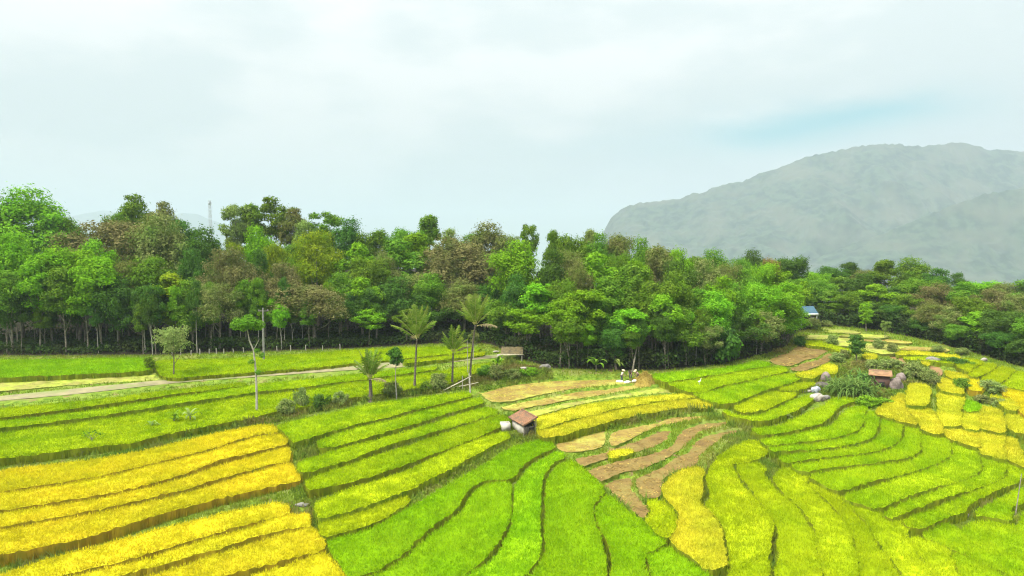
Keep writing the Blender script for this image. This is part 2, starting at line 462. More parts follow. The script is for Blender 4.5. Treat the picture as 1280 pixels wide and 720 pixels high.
# ------------------------------------------------------------------ plots: name, kind, crop height, outline of the crop's top seen in the photo, label
PLOTS = [
('A1','green',.7,[(-70,448),(60,448),(187,446),(187,461),(100,466),(0,470),(-70,473)],'deep green rice field along the foot of the wood, beyond the pale stubble field'),
('A2','mid',.5,[(195,450),(250,448),(320,445),(430,437),(500,433),(565,432),(600,433),(600,437),(560,441),(480,449),(400,457),(320,463),(220,470),(200,466)],'long green rice field between the utility pole, the wood and the dirt track'),
('A2b','lime',.6,[(505,449),(560,443.5),(605,439),(605,442),(560,447),(507,452)],'thin bright rice strip on the far verge of the track behind the tallest palm trunk'),
('A3','pale',.12,[(-70,478),(0,474),(60,471),(190,465),(210,470),(200,474),(100,480),(0,488),(-70,494)],'pale harvested field with rows of yellow stubble above the dirt track'),
('B1','mid',.8,[(-70,516),(0,509),(100,500),(215,486),(300,477),(308,479),(250,487),(215,491),(100,507),(0,520),(-70,528)],'first narrow green rice strip below the dirt track, tapering near the slim crooked tree'),
('B2','mid',.8,[(-70,532),(0,525),(100,513),(215,496),(320,479),(380,473),(440,467),(500,460),(545,457),(545,460),(500,466),(440,474),(380,482),(320,488),(225,502),(160,512),(75,524),(0,533),(-70,542)],'second green rice strip below the dirt track, running behind the short stocky palm'),
('B3','mid',.8,[(-70,547),(0,539),(75,530),(160,518),(225,508),(320,493),(390,485),(440,477),(520,467),(562,460),(613,452),(613,457),(588,467),(564,477),(509,485),(472,491),(430,496),(400,503),(350,511),(320,519),(250,532),(200,542),(175,549),(115,556),(57,564),(0,570),(-70,578)],'wide green rice strip above the weedy bank where the palms stand'),
('Y1','ripe',.9,[(-70,594),(0,586),(60,579),(115,572),(175,562),(220,552),(265,541),(320,530),(338,529),(350,535),(345,538),(320,541),(250,562),(175,580),(100,596),(0,611),(-70,621)],'uppermost golden rice strip, touching the weedy bank below the palms'),
('Y2','ripe',.9,[(-70,624),(0,615),(100,600),(175,584),(250,566),(320,545),(352,540),(360,548),(358,552),(320,562),(275,572),(205,597),(125,615),(0,635),(-70,646)],'golden rice strip directly below the uppermost golden one'),
('Y3','ripe',.9,[(-70,650),(0,640),(125,621),(205,603),(275,580),(320,568),(360,557),(363,570),(361,574),(320,582),(218,612),(112,635),(0,655),(-70,666)],'narrowest of the four golden rice strips above the green grassy gap'),
('Y4','ripe',.9,[(-70,672),(0,661),(112,641),(218,618),(320,588),(360,576),(374,590),(374,598),(320,609),(212,636),(107,669),(0,689),(-70,702)],'golden rice strip whose lower edge overhangs the green grassy gap'),
('Y5','ripe',.9,[(-70,732),(0,714),(107,683),(212,656),(320,630),(340,625),(358,628),(362,634),(360,638),(320,649),(250,668),(175,691),(62,719),(20,732),(-60,757)],'golden rice strip just below the green grassy gap, with a rounded end'),
('Y6','ripe',.9,[(60,726),(175,698),(250,675),(320,655),(345,644),(383,639),(388,648),(386,655),(350,660),(320,667),(225,696),(140,718),(100,736)],'golden rice strip, second below the green grassy gap'),
('Y7','ripe',.9,[(150,735),(200,714),(260,694),(320,675),(365,662),(390,657),(402,671),(403,683),(365,694),(320,706),(270,719),(235,740)],'golden rice strip, third below the green grassy gap, with a blunt end'),
('Y8','ripe',.9,[(290,738),(320,716),(365,702),(400,688),(410,690),(432,718),(445,745),(290,760)],'lowest golden rice plot, nearest the camera'),
('C1','mid',.8,[(348,530),(380,522),(460,504),(545,492),(582,488),(588,491),(587,494),(538,505),(482,520),(440,530),(405,539),(368,550),(358,540)],'uppermost of the slanting green strips, right under the palms and the fallen bamboo'),
('C2','mid',.8,[(398,549),(440,535),(482,525),(538,510),(588,498),(600,496),(604,502),(555,516),(507,530),(470,541),(418,556),(400,556)],'second slanting green strip below the palms, starting beside a patch of weeds'),
('C3','mid',.8,[(373,576),(420,561),(500,540),(555,522),(606,508),(622,511),(620,516),(545,537),(490,553),(427,575),(378,588),(372,583)],'slanting green strip ending just uphill of the tiled hut'),
('C4','mid',.8,[(385,597),(427,582),(485,563),(545,543),(600,524),(625,517),(636,521),(634,528),(607,539),(595,545),(510,577),(445,598),(388,609),(383,603)],'slanting green strip whose upper end reaches the white wall of the tiled hut'),
('C5','lime',.8,[(395,626),(430,611),(495,592),(552,566),(607,544),(632,538),(636,545),(600,562),(560,585),(510,609),(445,633),(400,645),(396,636)],'slanting lime strip running from the golden plots up to below the tiled hut'),
('C6','lime',.7,[(400,652),(445,640),(482,627),(505,617),(513,623),(500,633),(478,645),(460,654),(405,668),(400,660)],'short ragged lime strip wedged above the large bright green fan'),
('D1','green',.8,[(412,675),(460,661),(500,639),(545,614),(590,588),(640,558),(672,549),(687,551),(692,557),(670,567),(652,580),(641,594),(620,597),(602,599),(585,609),(568,634),(535,658),(503,688),(473,707),(438,718),(425,700)],'long bright green rice band curving down from the hut, first of the fan'),
('D2','green',.8,[(607,605),(625,601),(637,603),(637,645),(623,672),(602,698),(570,720),(545,742),(425,745),(455,722),(480,712),(508,694),(540,665),(575,640),(592,615)],'bright green rice plot with a squared top, second of the fan below the hut'),
('D3','green',.8,[(695,563),(706,568),(690,577),(679,592),(675,615),(675,652),(675,684),(664,706),(650,722),(640,742),(550,742),(575,724),(610,702),(630,678),(642,648),(644,613),(650,598),(668,578)],'narrow bright green rice plot narrowing upward, third of the fan below the hut'),
('D4','green',.8,[(711,573),(716,575),(732,587),(747,601),(755,612),(750,618),(740,630),(739,640),(743,654),(752,680),(757,702),(756,722),(750,742),(652,742),(662,720),(672,708),(682,686),(682,652),(682,615),(686,597),(695,583)],'broad bright green rice plot beside the brown stubble, widest of the fan'),
('D5','green',.8,[(758,616),(780,632),(800,647),(830,674),(826,678),(808,686),(803,692),(806,705),(812,722),(820,742),(757,742),(764,720),(766,702),(761,678),(750,652),(746,634),(753,624)],'bright green rice plot with a long diagonal edge along the brown stubble'),
('D6','green',.8,[(834,680),(855,692),(885,716),(900,742),(828,742),(818,720),(813,703),(810,693),(815,689)],'small bright green wedge of rice beside the tip of the yellow plot'),
('F1','tan',.1,[(602,491),(637,482),(687,476),(760,474),(774,474),(791,479),(740,483),(712,486),(662,495),(644,500),(619,502),(609,499)],'orange-tan harvested terrace under the wood, running up to the straw heap'),
('F2','tan',.1,[(627,508),(650,503),(690,496),(725,489),(760,486),(790,481),(800,481),(815,483),(790,487),(760,492),(712,499),(675,506),(655,510),(641,513),(631,511)],'harvested tan terrace in the middle of the three above the hut'),
('F3','pale',.1,[(655,516),(687,508),(725,500.6),(760,496),(790,490),(817,485),(828,483),(851,489),(847,490.6),(820,492),(777,496),(740,501.5),(712,508),(670,519),(659,520)],'lowest harvested terrace above the hut, pale yellow, beside the yellow rice'),
('G1','gold',.8,[(661,522),(687,515.6),(725,506),(760,500),(790,496),(820,493.5),(852,490.6),(864,491),(869,495),(827,499),(777,507),(740,516),(720,520),(687,530.6),(675,534),(668,530)],'yellow rice band behind the hut roof, upper of two'),
('G2','gold',.8,[(672,536),(692,533),(725,523),(760,514),(777,510),(827,501.5),(871,497),(889,501),(892,505),(884,508),(852,507.5),(815,514),(777,521),(760,525),(737,531),(706,541),(680,544),(674,540)],'yellow rice band right of the hut, lower of two, over a weedy bank'),
('E1','tan',.08,[(697,554),(721,545),(742,536),(757,535),(755,554),(744,561),(721,564),(704,564),(696,559)],'small tan stubble plot nearest the hut, left of the green divider'),
('E2','tan',.08,[(765,541),(777,537),(802,532),(825,527),(837,522),(875,519.5),(892,519.5),(880,522),(860,526),(825,532),(800,542),(790,547),(771,556),(764,556),(762,547)],'long tan stubble plot directly below the weedy bank'),
('E3','brown',.08,[(720,573),(731,571),(760,565),(762,559),(777,558),(797,551),(820,541),(831,538),(840,539),(834,549),(815,559),(796,564),(765,571),(746,577),(729,582),(722,579)],'brown stubble plot holding one small uncut yellow patch'),
('E4','brown',.08,[(736,588),(752,582),(785,574),(809,569),(840,557),(849,541),(862,534),(881,529),(900,527),(911,529),(900,534),(877,540),(862,551),(847,564),(825,577),(800,586),(777,590),(760,597),(752,601),(743,596)],'S-shaped brown stubble terrace in the middle of the harvested slope'),
('E5','brown',.08,[(757,607),(768,600),(788,597),(790,610),(803,628),(810,638),(805,647),(793,640),(773,623)],'lowest brown stubble wedge pointing down between green plots'),
('E6','brown',.08,[(797,597),(827,585),(843,573),(859,566),(872,550),(887,543),(912,538),(931,537),(925,541),(906,546),(890,557),(875,569),(870,580),(852,586),(837,592),(828,600),(825,620),(805,621),(798,610)],'wide brown stubble terrace above the yellow rice tongue'),
('E7','gold',.55,[(761,566),(764,562),(778,560),(789,560),(790,564),(778,567),(765,570)],'tiny uncut yellow rice patch inside the brown stubble'),
('H0','lime',.7,[(810,624),(831,624),(841,634),(846,646),(844,658),(835,668),(821,663),(808,648),(814,636)],'small lime rice plot between the lowest brown wedge and the yellow tongue'),
('H1','gold',.85,[(872,582),(880,586),(880,592),(876,596),(879,609),(874,623),(878,630),(897,648),(901,658),(903,671),(906,689),(908,702),(901,707),(887,708),(876,702),(862,691),(850,682),(840,671),(846,662),(849,646),(846,634),(831,619),(829,607),(839,594),(854,585)],'yellow tongue-shaped rice plot below the brown stubble'),
('I1','lime',.8,[(885,594),(892,577),(906,564),(920,555),(937,549),(946,549),(961,560),(950,570),(937,574),(914,577),(917,585),(924,598),(936,612),(952,631),(964,646),(966,657),(962,671),(961,697),(962,722),(962,742),(905,742),(911,718),(914,703),(911,677),(908,661),(903,651),(883,629),(889,620),(889,612),(885,601)],'long lime rice plot right beside the yellow tongue, with a hooked top'),
('I2','lime',.8,[(921,580),(931,578),(946,577),(957,584),(953,590),(962,600),(969,611),(982,621),(1000,636),(1006,647),(1016,664),(1020,683),(1024,704),(1026,720),(1028,742),(968,742),(970,712),(974,690),(973,675),(975,659),(969,648),(956,629),(940,609),(928,594)],'lime rice plot below the small grass patch, second right of the yellow tongue'),
('I3','lime',.8,[(972,590),(982,584),(997,586),(1011,593),(1005,600),(1018,614),(1036,630),(1052,646),(1062,665),(1068,684),(1072,704),(1073,720),(1073,742),(1033,742),(1031,718),(1029,702),(1024,682),(1020,662),(1010,645),(1003,633),(986,619),(974,605),(968,597)],'lime rice plot with a rounded yellowish head, third right of the yellow tongue'),
('I4','lime',.8,[(1012,601),(1025,602.5),(1039,610),(1042,618),(1056,630),(1072,643),(1083,655),(1089,668),(1097,680),(1109,694),(1121,713),(1127,725),(1135,742),(1078,742),(1077,718),(1076,703),(1072,683),(1066,664),(1056,646),(1041,629),(1024,613)],'lime rice plot, fourth right of the yellow tongue, wedge shaped at top'),
('I5','lime',.8,[(1044,616),(1054,619),(1074,627),(1091,635),(1116,646),(1130,651),(1136,657),(1133,666),(1136,676),(1145,690),(1158,703),(1172,718),(1190,742),(1142,742),(1131,720),(1125,711),(1114,693),(1102,678),(1094,665),(1088,654),(1075,641),(1058,628)],'lime rice plot whose straight upper edge cuts off the curved green terraces'),
('I6','lime',.8,[(1138,671),(1143,669),(1151,670),(1170,676),(1186,683),(1187,692),(1193,704),(1200,722),(1206,742),(1196,742),(1176,718),(1162,703),(1148,689),(1139,677)],'slim lime rice wedge between the straight-edged plot and the small lime triangle'),
('I7','mid',.8,[(1193,688),(1204,690),(1224,699),(1242,707),(1256,719),(1275,742),(1212,742),(1204,722),(1197,704),(1191,693)],'small lime triangle of rice at the lower corner, under the wide green plot'),
('I8','mid',.7,[(1154,665),(1172,657),(1181,652),(1193,655),(1201,660),(1218,651),(1242,649),(1264,652),(1274,655),(1281,640),(1350,622),(1350,765),(1290,742),(1256,713),(1228,699),(1206,688),(1189,681),(1170,674)],'wide green rice plot in the corner near the leaning bare stick'),
('K1','green',.7,[(814,467),(850,463),(900,459),(932,452.5),(947,449),(961,452),(962,456),(937,459),(900,466),(887,467),(850,473),(834,476),(822,473)],'dark green rice strip under the wood right of the straw heap'),
('K2','mid',.8,[(836,477.5),(862,474),(900,467.5),(942,460),(975,455.6),(984,459),(986,462),(962,467),(925,476),(900,480.5),(887,486),(872,489),(856,487),(844,482)],'bright green rice strip where the white egret stands'),
('K3','mid',.8,[(867,490),(887,488),(912,480.5),(925,478.5),(956,471),(990,465),(1000,467),(1004,471),(987,477),(962,484),(937,494),(919,501),(900,502),(887,499),(875,494)],'wide green rice terrace next below the egret strip'),
('YK','gold',.8,[(996,465),(1012,463),(1025,457),(1036,453),(1045,456),(1047,461),(1041,466),(1025,466),(1015,471),(1005,470)],'small bright yellow rice patch between the brown plots and the pink boulder'),
('K4','lime',.7,[(974,485),(987,480),(1006,476),(1020,477),(1012,481),(999,486),(992,486),(980,486)],'small lens-shaped lime plot just uphill of the rubble'),
('K5','lime',.8,[(919,506),(931,501),(952,492.5),(967,488),(982,487.5),(996,489),(996,492.5),(981,500),(970,505),(960,509),(944,512),(931,513),(919,510)],'lime rice plot with a yellowish tip beside the rubble'),
('K6','mid',.8,[(903,512),(909,511),(922,517),(944,518),(962,512),(980,505),(988,500),(1004,494),(1018,492),(1018,497),(1007,504),(995,511),(980,517),(962,523),(944,524),(925,521),(911,517)],'thin bow-shaped green rice strip ending at the pale boulders'),
('J1','mid',.8,[(941,533),(975,530),(987,524),(1007,515),(1031,504),(1040,496),(1057,494.5),(1070,496),(1067,500),(1052,504),(1046,510),(1042,517),(1030,526),(1019,529),(1000,535),(977,539),(950,541),(942.5,537)],'topmost curved green terrace, right below the pale boulders'),
('J2','mid',.8,[(950,548),(987,542.5),(1012,537),(1039,529),(1050,517.5),(1056,513),(1064,507.5),(1079,506),(1086,509),(1082,513),(1081,524),(1072,536),(1051,543),(1020,547.5),(994,551),(960,555)],'second curved green terrace below the boulders, with a paler upper end'),
('J3','mid',.8,[(961,558),(1000,554),(1037,549.5),(1051,547),(1074,539),(1081,530),(1084,515),(1088,512),(1097,513),(1099,520),(1097,535),(1091,544),(1072,551),(1045,556),(1020,559),(987,561),(970,562),(962,561)],'third curved green terrace below the boulders'),
('J4','mid',.8,[(974,569),(991,566),(1022,563),(1060,558),(1073,555),(1090,550),(1100,541),(1102,521),(1110,521),(1129,527),(1128,535),(1126,545),(1117,554),(1100,560),(1070,565),(1035,569),(997,574),(982,576),(976,572)],'fourth curved green terrace, its top under the yellow wedge'),
('J5','mid',.8,[(991,579),(1035,573),(1085,566),(1107,562),(1126,551),(1131,540),(1132,530),(1145,530),(1150,536),(1151,550),(1150,561),(1137,569),(1110,572.5),(1072,578),(1035,583),(1010,587),(1001,586)],'fifth curved green terrace down the right slope'),
('J6','mid',.8,[(1014,591),(1047,586),(1085,580),(1120,576.5),(1139,572),(1152,564),(1153,537),(1172,541),(1186,548),(1189,565),(1180,572.5),(1151,584),(1120,592.5),(1091,598),(1066,606),(1052,610),(1041,609),(1027,602),(1014,595)],'sixth curved green terrace, wide and reaching the yellow plots'),
('J7','mid',.8,[(1054,619),(1072,611),(1097,604),(1120,598),(1145,590),(1180,576.5),(1192,566),(1190,553),(1222,559.5),(1224,571),(1227,584),(1220,590),(1195,600),(1170,606),(1132,618),(1108,629),(1094,633),(1085,630)],'seventh curved green terrace, cut off by the straight lime edge'),
('J8','mid',.8,[(1104,639),(1132,626),(1160,616),(1176,609),(1220,592.5),(1230,585),(1226,570),(1226,565),(1256,572.5),(1257.5,584),(1256,591),(1245,599),(1226,606),(1182,619),(1166,625),(1135,637),(1124,643),(1116,645)],'eighth curved green terrace, narrow, second from the lowest'),
('J9','mid',.8,[(1129,648),(1158,637),(1189,624),(1212,614.6),(1257,594.5),(1261,590),(1259.5,578),(1280,583),(1345,600),(1345,606),(1280,596),(1270,601),(1252,609),(1232,617),(1215,627),(1209,633),(1206,639),(1181,645),(1155,656),(1143,658),(1137,656)],'lowest curved green terrace, ending at the bare stony patch'),
('J10','mid',.7,[(1218,637.5),(1242,625),(1258,618),(1281,606),(1345,612),(1345,620),(1280,626),(1264,632),(1265,647),(1242,644),(1221,641)],'small green plot between the stony patch and the leaning bare stick'),
('L1','gold',.8,[(1096,511),(1111,500),(1124,491),(1131,492.5),(1130,505),(1136,515),(1146,525),(1145,528),(1129,525),(1101,517)],'yellow triangular rice plot just downhill of the brick shed boulder'),
('L2','gold',.8,[(1136,480),(1145,477.5),(1157.5,479),(1162,484),(1161,499),(1157,504.5),(1135,503.5),(1134,492)],'upright yellow rice plot beside the brick shed, next to its boulder'),
('L3','gold',.8,[(1136,508),(1160,508.5),(1170,516),(1178,530),(1176,540),(1154,535),(1148,526),(1140,516)],'yellow rice plot slanting below the upright yellow one'),
('L4','gold',.8,[(1169,472),(1191,472),(1198,480),(1204,488),(1202,490),(1179,486.5),(1174,480)],'yellow rice plot below the square of bare red soil'),
('L4b','gold',.7,[(1183,462.5),(1209,467),(1208,471),(1202,472),(1187,470.5)],'short yellow rice patch right of the bare red soil'),
('L5','gold',.8,[(1175,489),(1195,493),(1205,496),(1203,504),(1200,512),(1201,522),(1199,530),(1181,530),(1178,526),(1173,517),(1173,509)],'yellow rice plot right of the short green grass strip'),
('L6','gold',.8,[(1183,533),(1200,533),(1220,538),(1223,545),(1222,556),(1200,550),(1186,545),(1181,540)],'yellow rice plot that borders the top of the seventh curved terrace'),
('L7','green',.6,[(1207,500),(1218,501),(1226,505.5),(1222,511.5),(1207,512)],'small deep green plot among the yellow ones, under the weedy mound'),
('L8','gold',.8,[(1204,514.5),(1221,513.5),(1222,529),(1222,535),(1204,531)],'little yellow rice square under the small deep green plot'),
('L9','gold',.8,[(1228,507.5),(1240,508.5),(1251,512.5),(1254,522),(1257,533),(1256,539),(1240,537),(1226,532),(1226,518)],'tall yellow rice plot right under the weedy mound'),
('L10','gold',.8,[(1226,536),(1240,541),(1256,543),(1253,557),(1256,571),(1240,567.5),(1227,563),(1225,552)],'yellow rice plot at the top of the eighth curved terrace'),
('L11','gold',.8,[(1260,545),(1270,548),(1275,560),(1285,574),(1300,588),(1281,581),(1261,572),(1257,558)],'narrow yellow rice sliver above the lowest curved terrace'),
('L12','gold',.8,[(1257,517.5),(1272,516.5),(1285,522),(1340,530),(1340,552),(1281,540),(1263,535),(1258,526)],'yellow rice plot in the far corner right of the tall yellow one'),
('L13','gold',.8,[(1238,493),(1251,494),(1262,497),(1271,504),(1272,510),(1262,511),(1252,504),(1247,499)],'yellow rice wedge hugging the lower side of the weedy mound'),
('L14','ripe',.8,[(1252,485),(1262,484),(1280,488),(1340,500),(1340,524),(1280,517),(1275,508),(1266,498),(1263,494),(1256,491)],'orange-yellow ripe rice plot right of the weedy mound'),
('L15','ripe',.8,[(1210,473),(1222,472),(1225.5,477),(1228,482),(1225,486.5),(1213,484.5)],'small orange-yellow square of rice between two shrubs'),
('M1','lime',.7,[(1199,450),(1211,446.5),(1223,448.5),(1229,452),(1219,457),(1210,463),(1203,459.5),(1195,455)],'lime rice plot beside the wood, right of the flat grey boulder'),
('M2','lime',.7,[(1213,463.5),(1223,457.5),(1234,452.5),(1246,455),(1239,460.5),(1227,468),(1220,469),(1212,467.5)],'lime rice plot under the dark wood edge, above the orange-yellow square'),
('M3','lime',.7,[(1231,470),(1243,462.5),(1252,456.5),(1266,459.5),(1267,463),(1258,471.5),(1252,476),(1240,477.5),(1230,475)],'slanting lime rice plot under the wood, between two dark bunds'),
('M4','lime',.7,[(1247,481),(1258,476.5),(1266,468.5),(1272,462),(1285,465),(1340,473),(1340,488),(1280,485.5),(1262,482),(1250,483)],'lime rice plot under the wood in the far right corner'),
('M5','gold',.6,[(1120,438),(1145,437.5),(1180,441),(1199,444),(1198,446.5),(1180,444),(1145,441.5),(1122,442)],'thin bright yellow strip below the pale stubble terraces'),
('M5b','lime',.6,[(1130,445.5),(1155,444.5),(1180,446.5),(1198,449),(1192,452.5),(1175,451),(1157,448.5),(1138,448)],'thin lime strip just uphill of the flat grey boulder'),
('M6','gold',.5,[(1151,450.5),(1160,451),(1160,455),(1155,454)],'tiny yellow patch left of the flat grey boulder'),
('N1','pale',.1,[(1036,412),(1055,411.5),(1070,414),(1066,415.8),(1050,415),(1037,414.5)],'farthest pale stubble terrace at the foot of the far wood'),
('N2','pale',.1,[(1054,418),(1075,416.7),(1092,418),(1105,420),(1090,421.5),(1070,419.8)],'pale stubble terrace second from the far wood'),
('N3','tan',.1,[(1080,422),(1107,423.5),(1135,427),(1130,428),(1105,426),(1081,425)],'thin tan stubble ledge behind the dark columnar tree'),
('N4','pale',.1,[(1080,428.5),(1100,428),(1128,431),(1118,434.5),(1112,440),(1104,441),(1092,438),(1084,434)],'broad pale stubble plot right of the dark columnar tree'),
('N4b','tan',.1,[(1125,434.3),(1140,432.8),(1165,434),(1180,437),(1160,436.8),(1140,436)],'thin tan stubble terrace above the thin bright yellow strip'),
('N5','pale',.1,[(1042,422),(1062,421),(1068,427),(1061,431.5),(1046,429.5)],'pale stubble plot left of the dark columnar tree'),
('N5b','lime',.6,[(1007,425.5),(1025,424.5),(1040,430),(1060,435),(1064,440),(1050,438),(1032,432),(1010,430)],'lime strip along the top of the two far brown plots'),
('N5c','pale',.1,[(1010,419),(1035,418),(1040,421),(1030,422.5),(1012,422.5)],'pale stubble patch below the blue-roofed house'),
('N6','gold',.6,[(1079,440.5),(1095,441.5),(1095,446),(1090,447.5),(1080,446)],'little yellow patch at the foot of the dark columnar tree'),
('O1','brown',.1,[(962,449),(987,439),(1000,430),(1016,431.5),(1035,434.5),(1037,437.5),(1020,446.5),(1009,449),(987,457),(970,455)],'larger brown harvested plot beside the wood, dotted with stubble'),
('O2','brown',.1,[(988,460),(1010,452),(1021,449.5),(1035,441.5),(1046,439.5),(1049,444),(1037,451),(1022,457.5),(1007,462),(996,463)],'smaller brown harvested plot above the bright yellow patch'),
('O3','bare',.1,[(1110,443.5),(1127.5,445),(1134,452.5),(1132.5,459),(1125,455),(1116,449)],'bare red soil strip uphill of the brick shed'),
('O4','bare',.1,[(1152,456.5),(1170,456.5),(1177.5,461),(1177,469),(1168,469),(1157,462)],'square of bare red soil below the flat grey boulder'),
]
TRACK_PX = [(-70,503),(0,495),(100,485),(215,474),(320,466),(400,459),(470,454),(540,449),(600,445),(640,441),(646,443),(620,447),(560,453),(500,459),(430,463),(320,471),(215,479),(100,492),(0,501),(-70,509)]
# ------------------------------------------------------------------ plot geometry in the world
def catmull(P, n=4):
    P = np.asarray(P, float)
    out = []
    m = len(P)
    for i in range(m):
        p0, p1, p2, p3 = P[i - 1], P[i], P[(i + 1) % m], P[(i + 2) % m]
        L = np.linalg.norm(p2 - p1) + 1e-6
        # tangents limited by the segment's own length keep tight corners from looping
        def tg(a, b, c):
            d = c - a
            l = np.linalg.norm(d) + 1e-6
            return d / l * min(L, np.linalg.norm(b - a), np.linalg.norm(c - b)) * 0.75
        t1, t2 = tg(p0, p1, p2), tg(p1, p2, p3)
        for k in range(n):
            t = k / n
            out.append((2 * t**3 - 3 * t**2 + 1) * p1 + (t**3 - 2 * t**2 + t) * t1 + (-2 * t**3 + 3 * t**2) * p2 + (t**3 - t**2) * t2)
    return np.array(out)


def resample(P, sp):
    Q = np.vstack([P, P[:1]])
    seg = np.linalg.norm(np.diff(Q, axis=0), axis=1)
    s = np.concatenate([[0], np.cumsum(seg)])
    n = max(6, int(s[-1] / sp))
    t = np.linspace(0, s[-1], n, endpoint=False)
    return np.stack([np.interp(t, s, Q[:, 0]), np.interp(t, s, Q[:, 1])], 1)


class Plot:
    pass


def lay_plot(px, h):
    """World outline of a plot: its pixels are carried onto a gently tilted plane at the crop's height."""
    p = Plot()
    px = np.array(px, float)
    c = 0.5 * (px.min(0) + px.max(0))
    c = px.mean(0) * 0.6 + c * 0.4
    w = unproj_T(np.clip(c[0], -100, 1380), c[1], h)
    pts = np.array([unproj_T(u, v, h)[:2] for u, v in px])
    ext = pts[:, 1].max() - pts[:, 1].min()
    k = 1 - min(1.0, 0.45 / (SLOPE * max(ext, 0.1)))
    p.g, p.y0, p.z0, p.h = k * SLOPE, w[1], float(T(w[0], w[1])) + h, h
    sm = catmull(px, 4)
    out = []
    for u, v in sm:
        d = ray(u, v)
        # CAMZ + t dz = z0 + g (t dy - y0)
        t = (p.z0 - p.g * p.y0 - CAMZ) / (d[2] - p.g * d[1])
        out.append((t * d[0], t * d[1]))
    p.poly = np.array(out)
    p.top = lambda y: p.z0 + p.g * (y - p.y0)
    return p


LAID = {}
for nm, kind, h, px, lab in PLOTS:
    LAID[nm] = lay_plot(px, h)
TRACK = lay_plot(TRACK_PX, 0.04)
TRACK.poly = np.array([unproj_T(u, v, 0.04)[:2] for u, v in catmull(np.array(TRACK_PX, float), 3)])

# edge of the wood along the fields (pixels -> world)
EDGE_PX = [(-160, 449), (0, 447), (185, 446), (430, 438), (560, 431), (612, 432), (655, 452), (690, 463), (780, 466), (830, 466), (900, 458), (948, 448),
           (985, 437), (1000, 416), (1040, 408), (1100, 414), (1180, 431), (1280, 460), (1420, 490)]
EDGE = np.array([unproj_T(u, v)[:2] for u, v in EDGE_PX])
_o = np.argsort(EDGE[:, 0])
EDGE = EDGE[_o]


def edge_y(x):
    return np.interp(x, EDGE[:, 0], EDGE[:, 1])


# raster of which plot covers which spot, 0.2 m cells
GX0, GX1, GY0, GY1, GC = -112.0, 170.0, 36.0, 142.0, 0.2
gnx, gny = int((GX1 - GX0) / GC), int((GY1 - GY0) / GC)
OWNER = np.full((gny, gnx), -1, np.int16)
keys = list(LAID)
for i, nm in enumerate(keys + ['track']):
    P = TRACK.poly if nm == 'track' else LAID[nm].poly
    x0 = max(0, int((P[:, 0].min() - GX0) / GC)); x1 = min(gnx, int((P[:, 0].max() - GX0) / GC) + 2)
    y0 = max(0, int((P[:, 1].min() - GY0) / GC)); y1 = min(gny, int((P[:, 1].max() - GY0) / GC) + 2)
    if x1 <= x0 or y1 <= y0:
        continue
    X, Y = np.meshgrid(GX0 + (np.arange(x0, x1) + .5) * GC, GY0 + (np.arange(y0, y1) + .5) * GC)
    m = inside(X.ravel(), Y.ravel(), P).reshape(X.shape)
    sub = OWNER[y0:y1, x0:x1]
    sub[m & (sub < 0)] = i


def owner(x, y):
    ix = ((x - GX0) / GC).astype(int)
    iy = ((y - GY0) / GC).astype(int)
    ok = (ix >= 0) & (ix < gnx) & (iy >= 0) & (iy < gny)
    r = np.full(len(x), -1, int)
    r[ok] = OWNER[iy[ok], ix[ok]]
    return r


def ground_z(x, y):
    """Finished ground: bare terrain, trodden flat inside every plot."""
    x = np.atleast_1d(np.asarray(x, float))
    y = np.atleast_1d(np.asarray(y, float))
    z = T(x, y) + 0.14 * (fbm(x * 0.9, y * 0.9, 3, 4) - 0.5) * (y < 200)
    z = z + (y > 200) * 6 * (fbm(x * 0.01, y * 0.01, 3, 9) - 0.5)
    o = owner(x, y)
    for i in np.unique(o):
        if i < 0 or i >= len(keys):
            continue
        p = LAID[keys[i]]
        m = o == i
        z[m] = p.top(y[m]) - p.h - 0.05
    m = o == len(keys)
    z[m] = T(x[m], y[m]) - 0.05
    return z


def gz(x, y):
    return float(ground_z(x, y)[0])


# ------------------------------------------------------------------ ground, one sheet to the horizon
def axis(a, b, step, lo, hi, growth=1.35):
    fine = list(np.arange(a, b + 1e-6, step))
    s, v, left = step, a, []
    while v > lo:
        s *= growth
        v -= s
        left.append(v)
    s, v, right = step, b, []
    while v < hi:
        s *= growth
        v += s
        right.append(v)
    return np.array(left[::-1] + fine + right)


ax, ay = axis(-108, 165, 0.45, -7800, 7800), axis(38, 140, 0.3, -300, 11500)
GXm, GYm = np.meshgrid(ax, ay)
gz_all = ground_z(GXm.ravel(), GYm.ravel())
nx_, ny_ = len(ax), len(ay)
ii = np.arange(nx_ * ny_).reshape(ny_, nx_)
q = np.stack([ii[:-1, :-1], ii[:-1, 1:], ii[1:, 1:], ii[1:, :-1]], -1).reshape(-1, 4)
F = np.concatenate([q[:, [0, 1, 2]], q[:, [0, 2, 3]]])

t = NT('ground_cover')
grass = t.mix(t.ramp(t.noise(1.3, 5), 0.35, 0.65), (0.06, 0.115, 0.009), (0.16, 0.225, 0.022))
grass = t.mix(t.ramp(t.noise(0.22, 4), 0.52, 0.66), grass, (0.17, 0.19, 0.045))
grass = t.mix(t.ramp(t.noise(0.6, 6), 0.60, 0.70), grass, (0.17, 0.11, 0.055))
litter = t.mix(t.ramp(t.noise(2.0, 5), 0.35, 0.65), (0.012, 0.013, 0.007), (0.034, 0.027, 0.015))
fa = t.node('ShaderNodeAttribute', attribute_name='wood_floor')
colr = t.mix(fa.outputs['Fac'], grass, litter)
bmp = t.node('ShaderNodeBump', {'Height': t.noise(6, 5), 'Strength': 0.6, 'Distance': 0.12})
pb = t.node('ShaderNodeBsdfPrincipled', {'Base Color': colr, 'Roughness': 0.95, 'Normal': bmp.outputs[0]})
pb.inputs['Specular IOR Level'].default_value = 0.1
t.l.new(pb.outputs[0], t.out.inputs[0])
